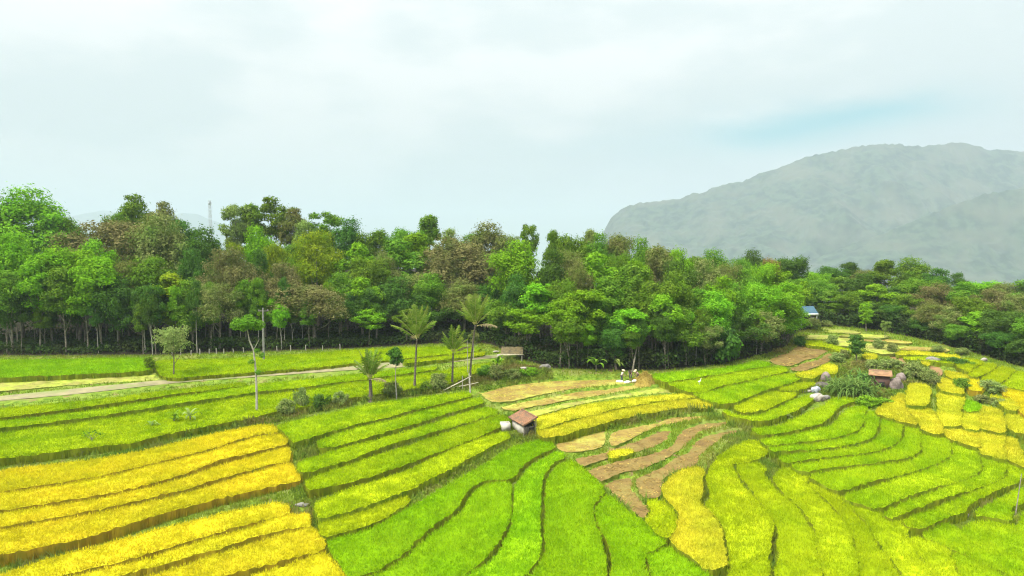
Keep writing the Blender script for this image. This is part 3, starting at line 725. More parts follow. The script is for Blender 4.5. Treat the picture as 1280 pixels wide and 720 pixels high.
me = mesh_tris('ground', np.stack([GXm.ravel(), GYm.ravel(), gz_all], 1), F, [t.m], None, True)
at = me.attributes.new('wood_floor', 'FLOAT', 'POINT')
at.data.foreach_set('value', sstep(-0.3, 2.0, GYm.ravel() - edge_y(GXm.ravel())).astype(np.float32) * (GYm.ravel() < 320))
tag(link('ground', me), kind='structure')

# ------------------------------------------------------------------ dirt track
def flat_mesh(name, poly, zf, sp, mats, edge_drop=0.0):
    pass


def cdt(poly, sp, jit=0.3):
    """Triangulate an outline with jittered points inside it."""
    x0, y0 = poly.min(0)
    x1, y1 = poly.max(0)
    X, Y = np.meshgrid(np.arange(x0, x1, sp), np.arange(y0, y1, sp))
    X = (X + rng.uniform(-jit, jit, X.shape) * sp).ravel()
    Y = (Y + rng.uniform(-jit, jit, Y.shape) * sp).ravel()
    m = inside(X, Y, poly)
    I = np.stack([X[m], Y[m]], 1)
    if len(I):
        d = np.min(np.linalg.norm(I[:, None, :] - poly[None, ::2, :], axis=2), axis=1) if len(I) * len(poly) < 3e7 else np.full(len(I), 9.)
        I = I[d > sp * 0.55]
    n = len(poly)
    V = np.vstack([poly, I])
    res = geometry.delaunay_2d_cdt([Vector(v) for v in V], [(i, (i + 1) % n) for i in range(n)], [], 1, 1e-4)
    V2 = np.array([tuple(v) for v in res[0]])
    F2 = np.array([f for f in res[2] if len(f) == 3])
    c = V2[F2].mean(1)
    keep = inside(c[:, 0], c[:, 1], poly)
    F2 = F2[keep]
    # upward winding
    a = V2[F2]
    cr = (a[:, 1, 0] - a[:, 0, 0]) * (a[:, 2, 1] - a[:, 0, 1]) - (a[:, 1, 1] - a[:, 0, 1]) * (a[:, 2, 0] - a[:, 0, 0])
    F2[cr < 0] = F2[cr < 0][:, ::-1]
    e = np.concatenate([F2[:, [0, 1]], F2[:, [1, 2]], F2[:, [2, 0]]])
    key = np.sort(e, 1)
    _, inv, cnt = np.unique(key, axis=0, return_inverse=True, return_counts=True)
    be = e[cnt[inv.ravel()] == 1]
    return V2, F2, be


V2, F2, be = cdt(resample(TRACK.poly, 0.8), 0.8)
t = NT('dirt')
dirt = t.mix(t.ramp(t.noise(0.8, 6), 0.35, 0.65), (0.15, 0.13, 0.065), (0.225, 0.195, 0.095))
dirt = t.mix(t.ramp(t.noise(0.35, 5), 0.46, 0.62), dirt, (0.15, 0.17, 0.05))
pb = t.node('ShaderNodeBsdfPrincipled', {'Base Color': dirt, 'Roughness': 0.95})
t.l.new(pb.outputs[0], t.out.inputs[0])
trk = mesh_tris('dirt_track', np.column_stack([V2, T(V2[:, 0], V2[:, 1]) + 0.04]), F2, [t.m], None, True)
tag(link('dirt_track', trk), kind='structure')


# ------------------------------------------------------------------ crops
def blades(base, tip, w, rngl):
    """One narrow triangle per blade, turned about the upright at random."""
    n = len(base)
    a = rngl.uniform(0, 2 * math.pi, n)
    s = np.stack([np.cos(a), np.sin(a), np.zeros(n)], 1) * (np.asarray(w).reshape(-1, 1) / 2)
    V = np.stack([base - s, base + s, tip], 1).reshape(-1, 3)
    Fb = np.arange(n * 3).reshape(-1, 3)
    return V, Fb


GROUPS = {'ripe': 'golden ripe rice plots', 'gold': 'yellow rice plots', 'lime': 'lime green rice plots', 'mid': 'green rice plots', 'green': 'bright green rice plots',
          'tan': 'harvested stubble plots', 'pale': 'harvested stubble plots', 'brown': 'harvested stubble plots', 'bare': 'bare soil plots'}


def sample_in(poly, n):
    x0, y0 = poly.min(0)
    x1, y1 = poly.max(0)
    X = rng.uniform(x0, x1, n)
    Y = rng.uniform(y0, y1, n)
    m = inside(X, Y, poly)
    return X[m], Y[m]


for nm, kind, h, px, lab in PLOTS:
    p = LAID[nm]
    cy = p.poly[:, 1].mean()
    s = max(1.0, cy / 58.0)
    rice = kind in RICE
    sb = min(s, 1.35)
    rim = resample(p.poly, 0.32 * s)
    nrm = np.roll(rim, -1, 0) - np.roll(rim, 1, 0)
    nrm = np.stack([nrm[:, 1], -nrm[:, 0]], 1) / (np.linalg.norm(nrm, axis=1)[:, None] + 1e-6)
    rim = rim + nrm * (rng.normal(0, 0.05 * s, len(rim)) + 0.20 * (fbm(rim[:, 0] * 0.45, rim[:, 1] * 0.45, 3, 3) - 0.5) + (((0.04 if nm[0] == 'L' else -0.03 if nm[0] in 'JK' else 0.06 if nm[0] in 'DI' else 0.02) * s) if rice else 0.8 if nm[0] == 'N' else 0.0) * np.sign(np.sum(rim[:, 0] * np.roll(rim[:, 1], -1) - np.roll(rim[:, 0], -1) * rim[:, 1])))[:, None]
    area_sign = np.sum(rim[:, 0] * np.roll(rim[:, 1], -1) - np.roll(rim[:, 0], -1) * rim[:, 1])
    V2, F2, be = cdt(rim, 0.5 * s)
    if len(F2) == 0:
        print('EMPTY', nm)
        continue
    z = p.top(V2[:, 1])
    onb = np.zeros(len(V2), bool)
    onb[be.ravel()] = True
    if rice:
        z = z - 0.14 + rng.uniform(-0.07, 0.05, len(V2)) + 0.16 * (fbm(V2[:, 0] * 0.35, V2[:, 1] * 0.35, 3, 7) - 0.5)
        z[onb] -= rng.uniform(0.02, 0.10, onb.sum())
    else:
        z = z - h + 0.03 + rng.uniform(-0.02, 0.03, len(V2)) + 0.12 * (fbm(V2[:, 0] * 0.5, V2[:, 1] * 0.5, 3, 7) - 0.5)
    mb = MB()
    mb.add(np.column_stack([V2, z]), F2, 0)
    # sides down to the ground
    top = np.column_stack([V2, z])
    a, b = top[be[:, 0]], top[be[:, 1]]
    low = lambda q: np.column_stack([q[:, 0], q[:, 1], p.top(q[:, 1]) - h - 0.5])
    n = len(be)
    Vs = np.concatenate([a, b, low(b), low(a)])
    k = np.arange(n)
    mb.add(Vs, np.stack([k, k + 3 * n, k + 2 * n, k + n], 1), 1)
    area = abs(area_sign) / 2
    x0, y0 = rim.min(0)
    x1, y1 = rim.max(0)
    bb = (x1 - x0) * (y1 - y0)
    if rice:
        dens = 230.0 / s ** 1.3
        X, Y = sample_in(rim, int(bb * dens))
        n = len(X)
        zt = p.top(Y) + 0.16 * (fbm(X * 0.35, Y * 0.35, 3, 7) - 0.5)
        base = np.column_stack([X, Y, zt - 0.19 * sb])
        lean = rng.normal(0, 0.11, (n, 2))
        tip = np.column_stack([X + lean[:, 0], Y + lean[:, 1], zt + rng.uniform(-0.09, 0.10, n)])
        Vb, Fb = blades(base, tip, rng.uniform(0.035, 0.075, n) * sb, rng)
        mb.add(Vb, Fb, 0)
        # stalks standing along the rim
        per = np.linalg.norm(np.roll(rim, -1, 0) - rim, axis=1)
        n = int(per.sum() * 16 / s)
        j = rng.integers(0, len(rim), n)
        f = rng.uniform(0, 1, n)[:, None]
        q = rim[j] * (1 - f) + np.roll(rim, -1, 0)[j] * f
        out = nrm[j] * (1 if area_sign > 0 else -1)
        b0 = q + out * rng.uniform(-0.10, 0.10, n)[:, None] * s
        zb = p.top(b0[:, 1]) - h - 0.05
        ht = h * rng.uniform(0.65, 1.12, n)
        t0 = b0 + out * rng.uniform(0.0, 0.22, n)[:, None] + rng.normal(0, 0.08, (n, 2))
        Vb, Fb = blades(np.column_stack([b0, zb]), np.column_stack([t0, zb + ht]), rng.uniform(0.05, 0.11, n) * s, rng)
        mb.add(Vb, Fb, 1)
        # drooping heads over the rim
        n2 = int(per.sum() * 9 / s)
        j = rng.integers(0, len(rim), n2)
        f = rng.uniform(0, 1, n2)[:, None]
        q = rim[j] * (1 - f) + np.roll(rim, -1, 0)[j] * f
        out = nrm[j] * (1 if area_sign > 0 else -1)
        zb = p.top(q[:, 1])
        Vb, Fb = blades(np.column_stack([q, zb - 0.26 * rng.uniform(0.1, 1, n2)]),
                        np.column_stack([q + out * rng.uniform(-0.05, 0.16, n2)[:, None], zb + rng.uniform(-0.26, 0.12, n2)]), rng.uniform(0.06, 0.12, n2) * s, rng)
        mb.add(Vb, Fb, 0)
        mats = [RICE[kind], M_STEM_Y if kind == 'ripe' else M_STEM_G]
    else:
        mats = [M_SOIL[kind], M_WEED]
        if kind != 'bare':
            mats.append(M_STUB[kind])
            X, Y = sample_in(rim, int(bb * (14.0 if kind == 'brown' else 11.0) / s))
            n = len(X)
            zt = p.top(Y) - h
            base = np.column_stack([X, Y, zt + 0.05])
            lean = rng.normal(0, 0.20, (n, 2)) * s
            tip = np.column_stack([X + lean[:, 0], Y + lean[:, 1], zt + rng.uniform(0.05, 0.11, n)])
            Vb, Fb = blades(base, tip, rng.uniform(0.08, 0.2, n) * s, rng)
            mb.add(Vb, Fb, 2)
    if rice:
        name, cat = 'rice_plot', 'rice plot'
    elif kind == 'bare':
        name, cat = 'soil_plot', 'soil plot'
    else:
        name, cat = 'stubble_plot', 'stubble plot'
    tag(mb.build(name, mats), lab, cat, GROUPS[kind])

# ------------------------------------------------------------------ grass on the bunds and weeds on the banks
def free_points(n, x0, x1, y0, y1):
    X = rng.uniform(x0, x1, n)
    Y = rng.uniform(y0, y1, n)
    m = (owner(X, Y) < 0) & (owner(X, Y + 0.9) != len(keys)) & (owner(X, Y + 1.9) != len(keys)) & (Y < edge_y(X) + 1.0) & (np.abs(X) < Y * 0.82 + 6)
    return X[m], Y[m]


def tufts(name, X, Y, hlo, hhi, w, nb, mat, spread=0.12):
    n = len(X)
    X = np.repeat(X, nb) + rng.normal(0, spread, n * nb)
    Y = np.repeat(Y, nb) + rng.normal(0, spread, n * nb)
    ok = owner(X, Y) < 0
    X, Y = X[ok], Y[ok]
    s = np.maximum(1, Y / 60)
    zg = ground_z(X, Y)
    hh = rng.uniform(hlo, hhi, len(X)) * (0.5 + fbm(X * 0.4, Y * 0.4, 2, 21))
    base = np.column_stack([X, Y, zg - 0.03])
    tip = np.column_stack([X + rng.normal(0, 0.35, len(X)) * hh, Y + rng.normal(0, 0.35, len(X)) * hh, zg + hh])
    V, F_ = blades(base, tip, rng.uniform(0.6, 1.3, len(X)) * w * s, rng)
    o = link(name, mesh_tris(name, V, F_, [mat]))
    return o


Xa, Ya = free_points(420000, -75, 75, 40, 75)
Xb, Yb = free_points(300000, -115, 130, 75, 138)
sel = rng.random(len(Xa)) < 0.55
wd_ = (fbm(Xa * 0.22, Ya * 0.22, 3, 77) > 0.56) & (rng.random(len(Xa)) < 0.22)
tag(tufts('bund_weeds', Xa[wd_], Ya[wd_], 0.25, 0.75, 0.10, 3, M_WEED, 0.18), kind='stuff')
tag(tufts('grass', np.concatenate([Xa[sel], Xb[::2]]), np.concatenate([Ya[sel], Yb[::2]]), 0.10, 0.36, 0.07, 2, M_GRASS), kind='stuff')

BANKS = [  # weedy banks: outline in the photo, blade height
    ([(-60, 575), (60, 566), (200, 545), (320, 521), (400, 506), (500, 489), (590, 470), (640, 452), (690, 466), (600, 478), (585, 488), (460, 503), (345, 529), (200, 552), (110, 571), (-60, 590)], 0.75),
    ([(640, 452), (690, 466), (690, 475), (600, 490), (590, 480)], 0.6),
    ([(694, 548), (745, 529), (775, 524), (830, 514), (890, 511), (893, 518), (830, 523), (770, 536), (700, 552)], 0.9),
    ([(1010, 490), (1040, 460), (1090, 450), (1150, 452), (1172, 485), (1130, 490), (1085, 508), (1040, 496)], 0.6),
    ([(1205, 488), (1240, 475), (1255, 495), (1250, 512), (1225, 502)], 0.7),
    ([(880, 590), (905, 560), (945, 540), (940, 550), (905, 566), (888, 600)], 0.4),
    ([(948, 566), (962, 560), (985, 582), (965, 592), (952, 582)], 0.35),
    ([(360, 552), (412, 553), (415, 572), (372, 578)], 0.55),
    ([(508, 622), (600, 575), (640, 548), (640, 555), (560, 605), (505, 636)], 0.45),
    ([(622, 545), (690, 545), (690, 552), (640, 556)], 0.6),
    ([(360, 608), (385, 600), (398, 640), (410, 665), (395, 655), (370, 625)], 0.4),
    ([(938, 450), (985, 436), (1000, 418), (1010, 420), (990, 440), (960, 450)], 0.5),
]
WX, WY, WH = [], [], []
for pxs, hh in BANKS:
    P = np.array([unproj_T(u, v)[:2] for u, v in pxs])
    x0, y0 = P.min(0)
    x1, y1 = P.max(0)
    X, Y = sample_in(P, int((x1 - x0) * (y1 - y0) * 9))
    m = owner(X, Y) < 0
    WX.append(X[m]); WY.append(Y[m]); WH.append(np.full(m.sum(), hh))
WX, WY, WH = np.concatenate(WX), np.concatenate(WY), np.concatenate(WH)
nb = 5
X = np.repeat(WX, nb) + rng.normal(0, 0.2, len(WX) * nb)
Y = np.repeat(WY, nb) + rng.normal(0, 0.2, len(WX) * nb)
H = np.repeat(WH, nb) * rng.uniform(0.3, 1.1, len(X)) * (0.35 + 1.2 * fbm(X * 0.5, Y * 0.5, 2, 31))
zg = ground_z(X, Y)
V, F_ = blades(np.column_stack([X, Y, zg + H * rng.uniform(0, 0.6, len(X))]),
               np.column_stack([X + rng.normal(0, 0.3, len(X)) * H, Y + rng.normal(0, 0.3, len(X)) * H, zg + H]), rng.uniform(0.10, 0.24, len(X)) * np.maximum(1, Y / 75), rng)
tag(link('weeds', mesh_tris('weeds', V, F_, [M_WEED])), kind='stuff')

# ------------------------------------------------------------------ mountain and far hills
def relief(name, y0, prof, depth, foot, step, mat, bump, seed, back=350.0, gully=1.0, spur=None):
    """A ridge whose crest follows a measured skyline at its own distance, with a real front slope and back."""
    pr = np.array([[at_depth(u, v, y0)[0], at_depth(u, v, y0)[2]] for u, v in prof])
    xs = np.arange(pr[0, 0], pr[-1, 0], step)
    ys = np.concatenate([np.arange(y0 - depth, y0, step), np.arange(y0, y0 + back, step * 3)])
    X, Y = np.meshgrid(xs, ys)
    crest = np.interp(X, pr[:, 0], pr[:, 1])
    tt = np.clip((y0 - Y) / depth, 0, 1)
    tb = np.clip((Y - y0) / back, 0, 1)
    g = fbm(X / 300.0, Y / 840.0 + fbm(X / 180., Y / 180., 2, seed + 5), 4, seed)
    drop = (1 - (1 - tt) ** 1.5)
    Z = foot + (crest - foot) * (1 - drop) * (1 - tb ** 1.4)
    Z = Z + gully * (crest - foot) * (g - 0.5) * 0.55 * np.sin(np.clip(tt * 1.05, 0, 1) * math.pi)
    Z = Z + bump * (vnoise(X / (step * 1.7), Y / (step * 1.7), seed + 2) + 0.22 * vnoise(X / (step * 4), Y / (step * 4), seed + 3) - 0.6)
    ny, nx = X.shape
    i = np.arange(nx * ny).reshape(ny, nx)
    q = np.stack([i[:-1, :-1], i[:-1, 1:], i[1:, 1:], i[1:, :-1]], -1).reshape(-1, 4)
    F_ = np.concatenate([q[:, [0, 1, 2]], q[:, [0, 2, 3]]])
    return tag(link(name, mesh_tris(name, np.stack([X.ravel(), Y.ravel(), Z.ravel()], 1), F_, [mat], None, False)), kind='structure')


M_FAR = mat_noise('far_forest', (0.014, 0.030, 0.020), (0.040, 0.066, 0.037), 0.03, 0.95, (0.06, 0.07, 0.045), 0.006, lo=0.43, hi=0.57)
relief('mountain', 3200.0, [(735, 420), (748, 350), (757, 288), (764, 272), (775, 263), (786, 258), (800, 254), (825, 251), (850, 248), (866, 242), (880, 241), (893, 233), (905, 231), (915, 228), (928, 227), (940, 221),
        (960, 214), (980, 208), (995, 201), (1010, 196), (1035, 190), (1060, 186), (1080, 182), (1100, 179), (1120, 180), (1140, 183), (1165, 182), (1185, 179), (1205, 178), (1220, 182), (1235, 187), (1260, 187), (1280, 189),
        (1320, 196), (1380, 200), (1450, 215), (1560, 260), (1700, 330)], 1120.0, -215.0, 9.0, M_FAR, 11.0, 40, 700)
relief('hill', 2360.0, [(900, 400), (940, 352), (985, 335), (1030, 320), (1075, 302), (1110, 290), (1150, 272), (1190, 258), (1230, 243), (1270, 236), (1320, 228), (1400, 226), (1500, 245), (1650, 330)], 660.0, -200.0, 9.0, M_FAR, 10.0, 60, 440)
relief('hill', 8200.0, [(-150, 330), (0, 296), (60, 280), (100, 268), (130, 263), (160, 268), (195, 279), (225, 266), (245, 268), (275, 279), (310, 289), (380, 297), (500, 312)], 1800.0, -250.0, 50.0, M_FAR, 20.0, 80, 1500)

# ------------------------------------------------------------------ haze: one closed box of even, pale air
hz_m = bpy.data.materials.new('haze')
hz_m.use_nodes = True
hn = hz_m.node_tree.nodes
hn.clear()
ho = hn.new('ShaderNodeOutputMaterial')
hv = hn.new('ShaderNodeVolumePrincipled')
hv.inputs['Color'].default_value = (0.45, 0.53, 0.615, 1)
hv.inputs['Density'].default_value = 0.00021
hv.inputs['Anisotropy'].default_value = 0.0
hz_m.node_tree.links.new(hv.outputs[0], ho.inputs['Volume'])
mb = MB()
HX, HY0, HY1, HZ0, HZ1 = 8200.0, -700.0, 12500.0, -420.0, 540.0
mb.box((0, (HY0 + HY1) / 2, (HZ0 + HZ1) / 2), (2 * HX, HY1 - HY0, HZ1 - HZ0))
tag(mb.build('haze', hz_m), kind='stuff')
# ------------------------------------------------------------------ trees
M_BARK = mat_noise('bark', (0.12, 0.10, 0.075), (0.25, 0.22, 0.17), 3.0, 0.95, (0.08, 0.08, 0.05), 0.8)
M_BARK_D = mat_noise('dark_bark', (0.09, 0.07, 0.05), (0.20, 0.16, 0.11), 3.0, 0.95)
M_BARK_W = mat_noise('pale_bark', (0.26, 0.24, 0.20), (0.40, 0.37, 0.31), 2.5, 0.9)
LEAF = {
    'bright':  mat_leaf('bright_leaves', (0.095, 0.230, 0.0112), (0.263, 0.470, 0.0246), (0.140, 0.325, 0.0123), 0.22, 0.45, 0.35, 0.03),
    'mid':     mat_leaf('mid_leaves', (0.067, 0.151, 0.0134), (0.202, 0.325, 0.0314), (0.095, 0.207, 0.0134), 0.22, 0.45, 0.35, 0.03),
    'dark':    mat_leaf('dark_leaves', (0.041, 0.110, 0.0168), (0.116, 0.212, 0.0358), (0.062, 0.143, 0.0134), 0.25, 0.45, 0.30, 0.03),
    'olive':   mat_leaf('olive_leaves', (0.116, 0.143, 0.0325), (0.287, 0.293, 0.0952), (0.123, 0.192, 0.0302), 0.25, 0.45, 0.30, 0.03),
    'brown':   mat_leaf('brown_leaves', (0.125, 0.120, 0.036), (0.275, 0.250, 0.098), (0.100, 0.135, 0.030), 0.22, 0.40, 0.25, 0.03),
    'yellow':  mat_leaf('yellow_leaves', (0.150, 0.220, 0.009), (0.320, 0.390, 0.022), (0.140, 0.240, 0.011), 0.28, 0.45, 0.25, 0.02),
    'grey':    mat_leaf('grey_green_leaves', (0.134, 0.207, 0.043), (0.305, 0.390, 0.104), (0.183, 0.281, 0.049), 0.28, 0.45, 0.25, 0.02),
    'pale':    mat_leaf('pale_shrub_leaves', (0.13, 0.20, 0.045), (0.30, 0.38, 0.10), (0.22, 0.24, 0.08), 0.28, 0.6, 0.25, 0.02),
    'rust':    mat_leaf('rust_leaves', (0.200, 0.120, 0.035), (0.360, 0.240, 0.085), (0.150, 0.140, 0.032), 0.22, 0.40, 0.2, 0.02),
}


def leaf_quads(P, N, size, rl):
    """One four-cornered leaf spray at each point, facing roughly along N."""
    n = len(P)
    N = N / (np.linalg.norm(N, axis=1)[:, None] + 1e-6)
    r = rl.normal(0, 1, (n, 3))
    A = np.cross(N, r)
    A /= np.linalg.norm(A, axis=1)[:, None] + 1e-6
    B = np.cross(N, A)
    s = (size * rl.uniform(0.6, 1.35, n))[:, None]
    w = s * rl.uniform(0.35, 0.65, n)[:, None]
    V = np.stack([P - A * s * 0.5, P - B * w * 0.5 - N * s * 0.08, P + A * s * 0.5 - N * s * 0.18, P + B * w * 0.5 - N * s * 0.08], 1).reshape(-1, 3)
    i = np.arange(n)[:, None] * 4
    Fq = np.concatenate([i + [0, 1, 2], i + [0, 2, 3]])
    return V, Fq


def crown_points(seed, W, Hb, Ht, shape):
    """Centres and radii of the clumps of a crown between heights Hb and Ht."""
    rl = np.random.default_rng(seed)
    c, a, b = np.array([0, 0, (Hb + Ht) / 2]), W / 2, (Ht - Hb) / 2
    C, Rr = [], []
    n = {'round': 34, 'tall': 32, 'airy': 30, 'dome': 46, 'flat': 26, 'column': 30, 'bush': 30}[shape]
    k = 0
    while len(C) < n and k < 4000:
        k += 1
        d = rl.normal(0, 1, 3)
        d /= np.linalg.norm(d)
        r = rl.uniform(0.35, 1.0) ** 0.5
        if shape in ('dome', 'flat') and d[2] < -0.35:
            continue
        if shape == 'airy':
            r = rl.uniform(0.5, 1.0)
        p = np.array([d[0] * a * r, d[1] * a * r, d[2] * b * r])
        # lopsided outline
        ang = math.atan2(d[1], d[0])
        p[:2] *= 0.80 + 0.24 * math.sin(2 * ang + seed) + 0.16 * math.sin(3 * ang + seed * 2.1)
        if shape == 'tall':
            p[:2] *= 1.0 - 0.42 * max(0, p[2] / b)
        rad = W * rl.uniform(0.075, 0.19) * {'airy': 0.85, 'dome': 0.88, 'column': 1.5, 'flat': 0.9}.get(shape, 1.0)
        q = c + p * 0.86
        if shape == 'airy' and any(np.linalg.norm(q - o) < 0.55 * (rad + ro) for o, ro in zip(C, Rr)):
            continue
        C.append(q)
        Rr.append(rad)
    return np.array(C), np.array(Rr), rl


def tree_mesh(seed, H=14.0, W=8.0, base=0.4, shape='round', leaves=6500, size=0.42, trunk=0.2, lean=0.0, bark=None, forks=5):
    C, Rr, rl = crown_points(seed, W, H * base, H, shape)
    vol = Rr ** 2
    cnt = np.maximum(20, leaves * vol / vol.sum()).astype(int)
    P, N = [], []
    for c, r, m in zip(C, Rr, cnt):
        d = rl.normal(0, 1, (m, 3))
        d /= np.linalg.norm(d, axis=1)[:, None]
        d[:, 2] = np.where(d[:, 2] < -0.55, -d[:, 2] * 0.7, d[:, 2])
        d /= np.linalg.norm(d, axis=1)[:, None]
        rr = r * (1.12 - 0.6 * rl.uniform(0, 1, m) ** 2.2 + 0.45 * (rl.uniform(0, 1, m) > 0.9) * rl.uniform(0, 1, m))[:, None]
        lump = 1 + 0.30 * np.sin(d[:, :1] * 7 + seed) * np.sin(d[:, 1:2] * 6 + c[0])
        P.append(c + d * rr * lump * np.array([1, 1, 0.92]))
        N.append(d * 1.0 + np.array([0, 0, 0.28]) + rl.normal(0, 0.40, (m, 3)))
    P, N = np.concatenate(P), np.concatenate(N)
    keep = P[:, 2] > 0.15
    V, Fq = leaf_quads(P[keep], N[keep], size, rl)
    crown = mesh_tris('crown', V, Fq, [LEAF['mid']])
    mb = MB()
    top = np.array([lean * H * 0.5 + C[:, 0].mean() * 0.5, C[:, 1].mean() * 0.5, H * (base + (1 - base) * 0.55)])
    n = 7
    tt = np.linspace(0, 1, n)
    ph = rl.uniform(0, 6.28, 2)
    path = tt[:, None] * top + np.stack([np.sin(tt * 4 + ph[0]) - math.sin(ph[0]) * (1 - tt), np.cos(tt * 3.5 + ph[1]) - math.cos(ph[1]) * (1 - tt), tt * 0], 1) * H * 0.012
    path[0] = (0, 0, -0.4)
    mb.tube(path, trunk * (1.25 - 1.0 * tt), 7)
    far = np.argsort(-np.linalg.norm(C[:, :2], axis=1))[:forks * 2]
    for j in far[::2]:
        st = path[rl.integers(2, 5)]
        e = C[j]
        mid = st * 0.5 + e * 0.5 + np.array([0, 0, -0.04 * H])
        mb.tube([st, mid, e], [trunk * 0.5, trunk * 0.32, trunk * 0.1], 5)
    return crown, mb.data('trunk', [bark or M_BARK])


PROTO = {
    'round':  [tree_mesh(s, 14, 9.0, 0.24, 'round', 17000, 0.33, 0.20) for s in (1, 2, 3)],
    'tall':   [tree_mesh(s, 15, 6.6, 0.22, 'tall', 15000, 0.34, 0.18) for s in (4, 5, 6)],
    'dome':   [tree_mesh(s, 14, 11.0, 0.14, 'dome', 21000, 0.28, 0.24) for s in (7, 8, 9)],
    'airy':   [tree_mesh(s, 16, 7.5, 0.42, 'airy', 9500, 0.32, 0.17) for s in (10, 11)],
    'pole':   [tree_mesh(s, 14, 6.0, 0.42, 'round', 12500, 0.32, 0.11, 0.05, M_BARK, 3) for s in (12, 13, 14)],
    'column': [tree_mesh(15, 8, 2.6, 0.12, 'column', 2600, 0.32, 0.10)],
    'lolly':  [tree_mesh(18, 8, 2.6, 0.62, 'round', 2400, 0.30, 0.07, 0.0, M_BARK_W, 2)],
    'sparse': [tree_mesh(19, 7.5, 5.8, 0.42, 'airy', 3000, 0.26, 0.09, 0.0, M_BARK_D, 4)],
    'bush':   [tree_mesh(s, 3.2, 4.2, 0.02, 'bush', 2600, 0.34, 0.06) for s in (16, 17)],
}
DIM = {'round': (14, 9.0), 'tall': (15, 6.6), 'dome': (14, 11.0), 'airy': (16, 7.5), 'pole': (14, 6.0), 'column': (8, 2.6), 'lolly': (8, 2.6), 'sparse': (7.5, 5.8), 'bush': (3.2, 4.2)}
first_use = {}


def plant(name, shape, leaf, x, y, H, W, label, cat, group=None, variant=None, rz=None, bark=None, z=None):
    vs_ = PROTO[shape]
    crown, trunk = vs_[rng.integers(len(vs_)) if variant is None else variant % len(vs_)]
    h0, w0 = DIM[shape]
    root = link(name, None)
    root.empty_display_size = 0.5
    root.location = (x, y, (gz(x, y) if z is None else z) - 0.1)
    root.scale = (W / w0, W / w0, H / h0)
    root.rotation_euler = (0, 0, rng.uniform(0, 6.28) if rz is None else rz)
    tag(root, label, cat, group)
    c = link('crown', crown, root)
    c.material_slots[0].link = 'OBJECT'
    c.material_slots[0].material = LEAF[leaf]
    b = link('trunk', trunk, root)
    if bark is not None:
        b.material_slots[0].link = 'OBJECT'
        b.material_slots[0].material = bark
    return root


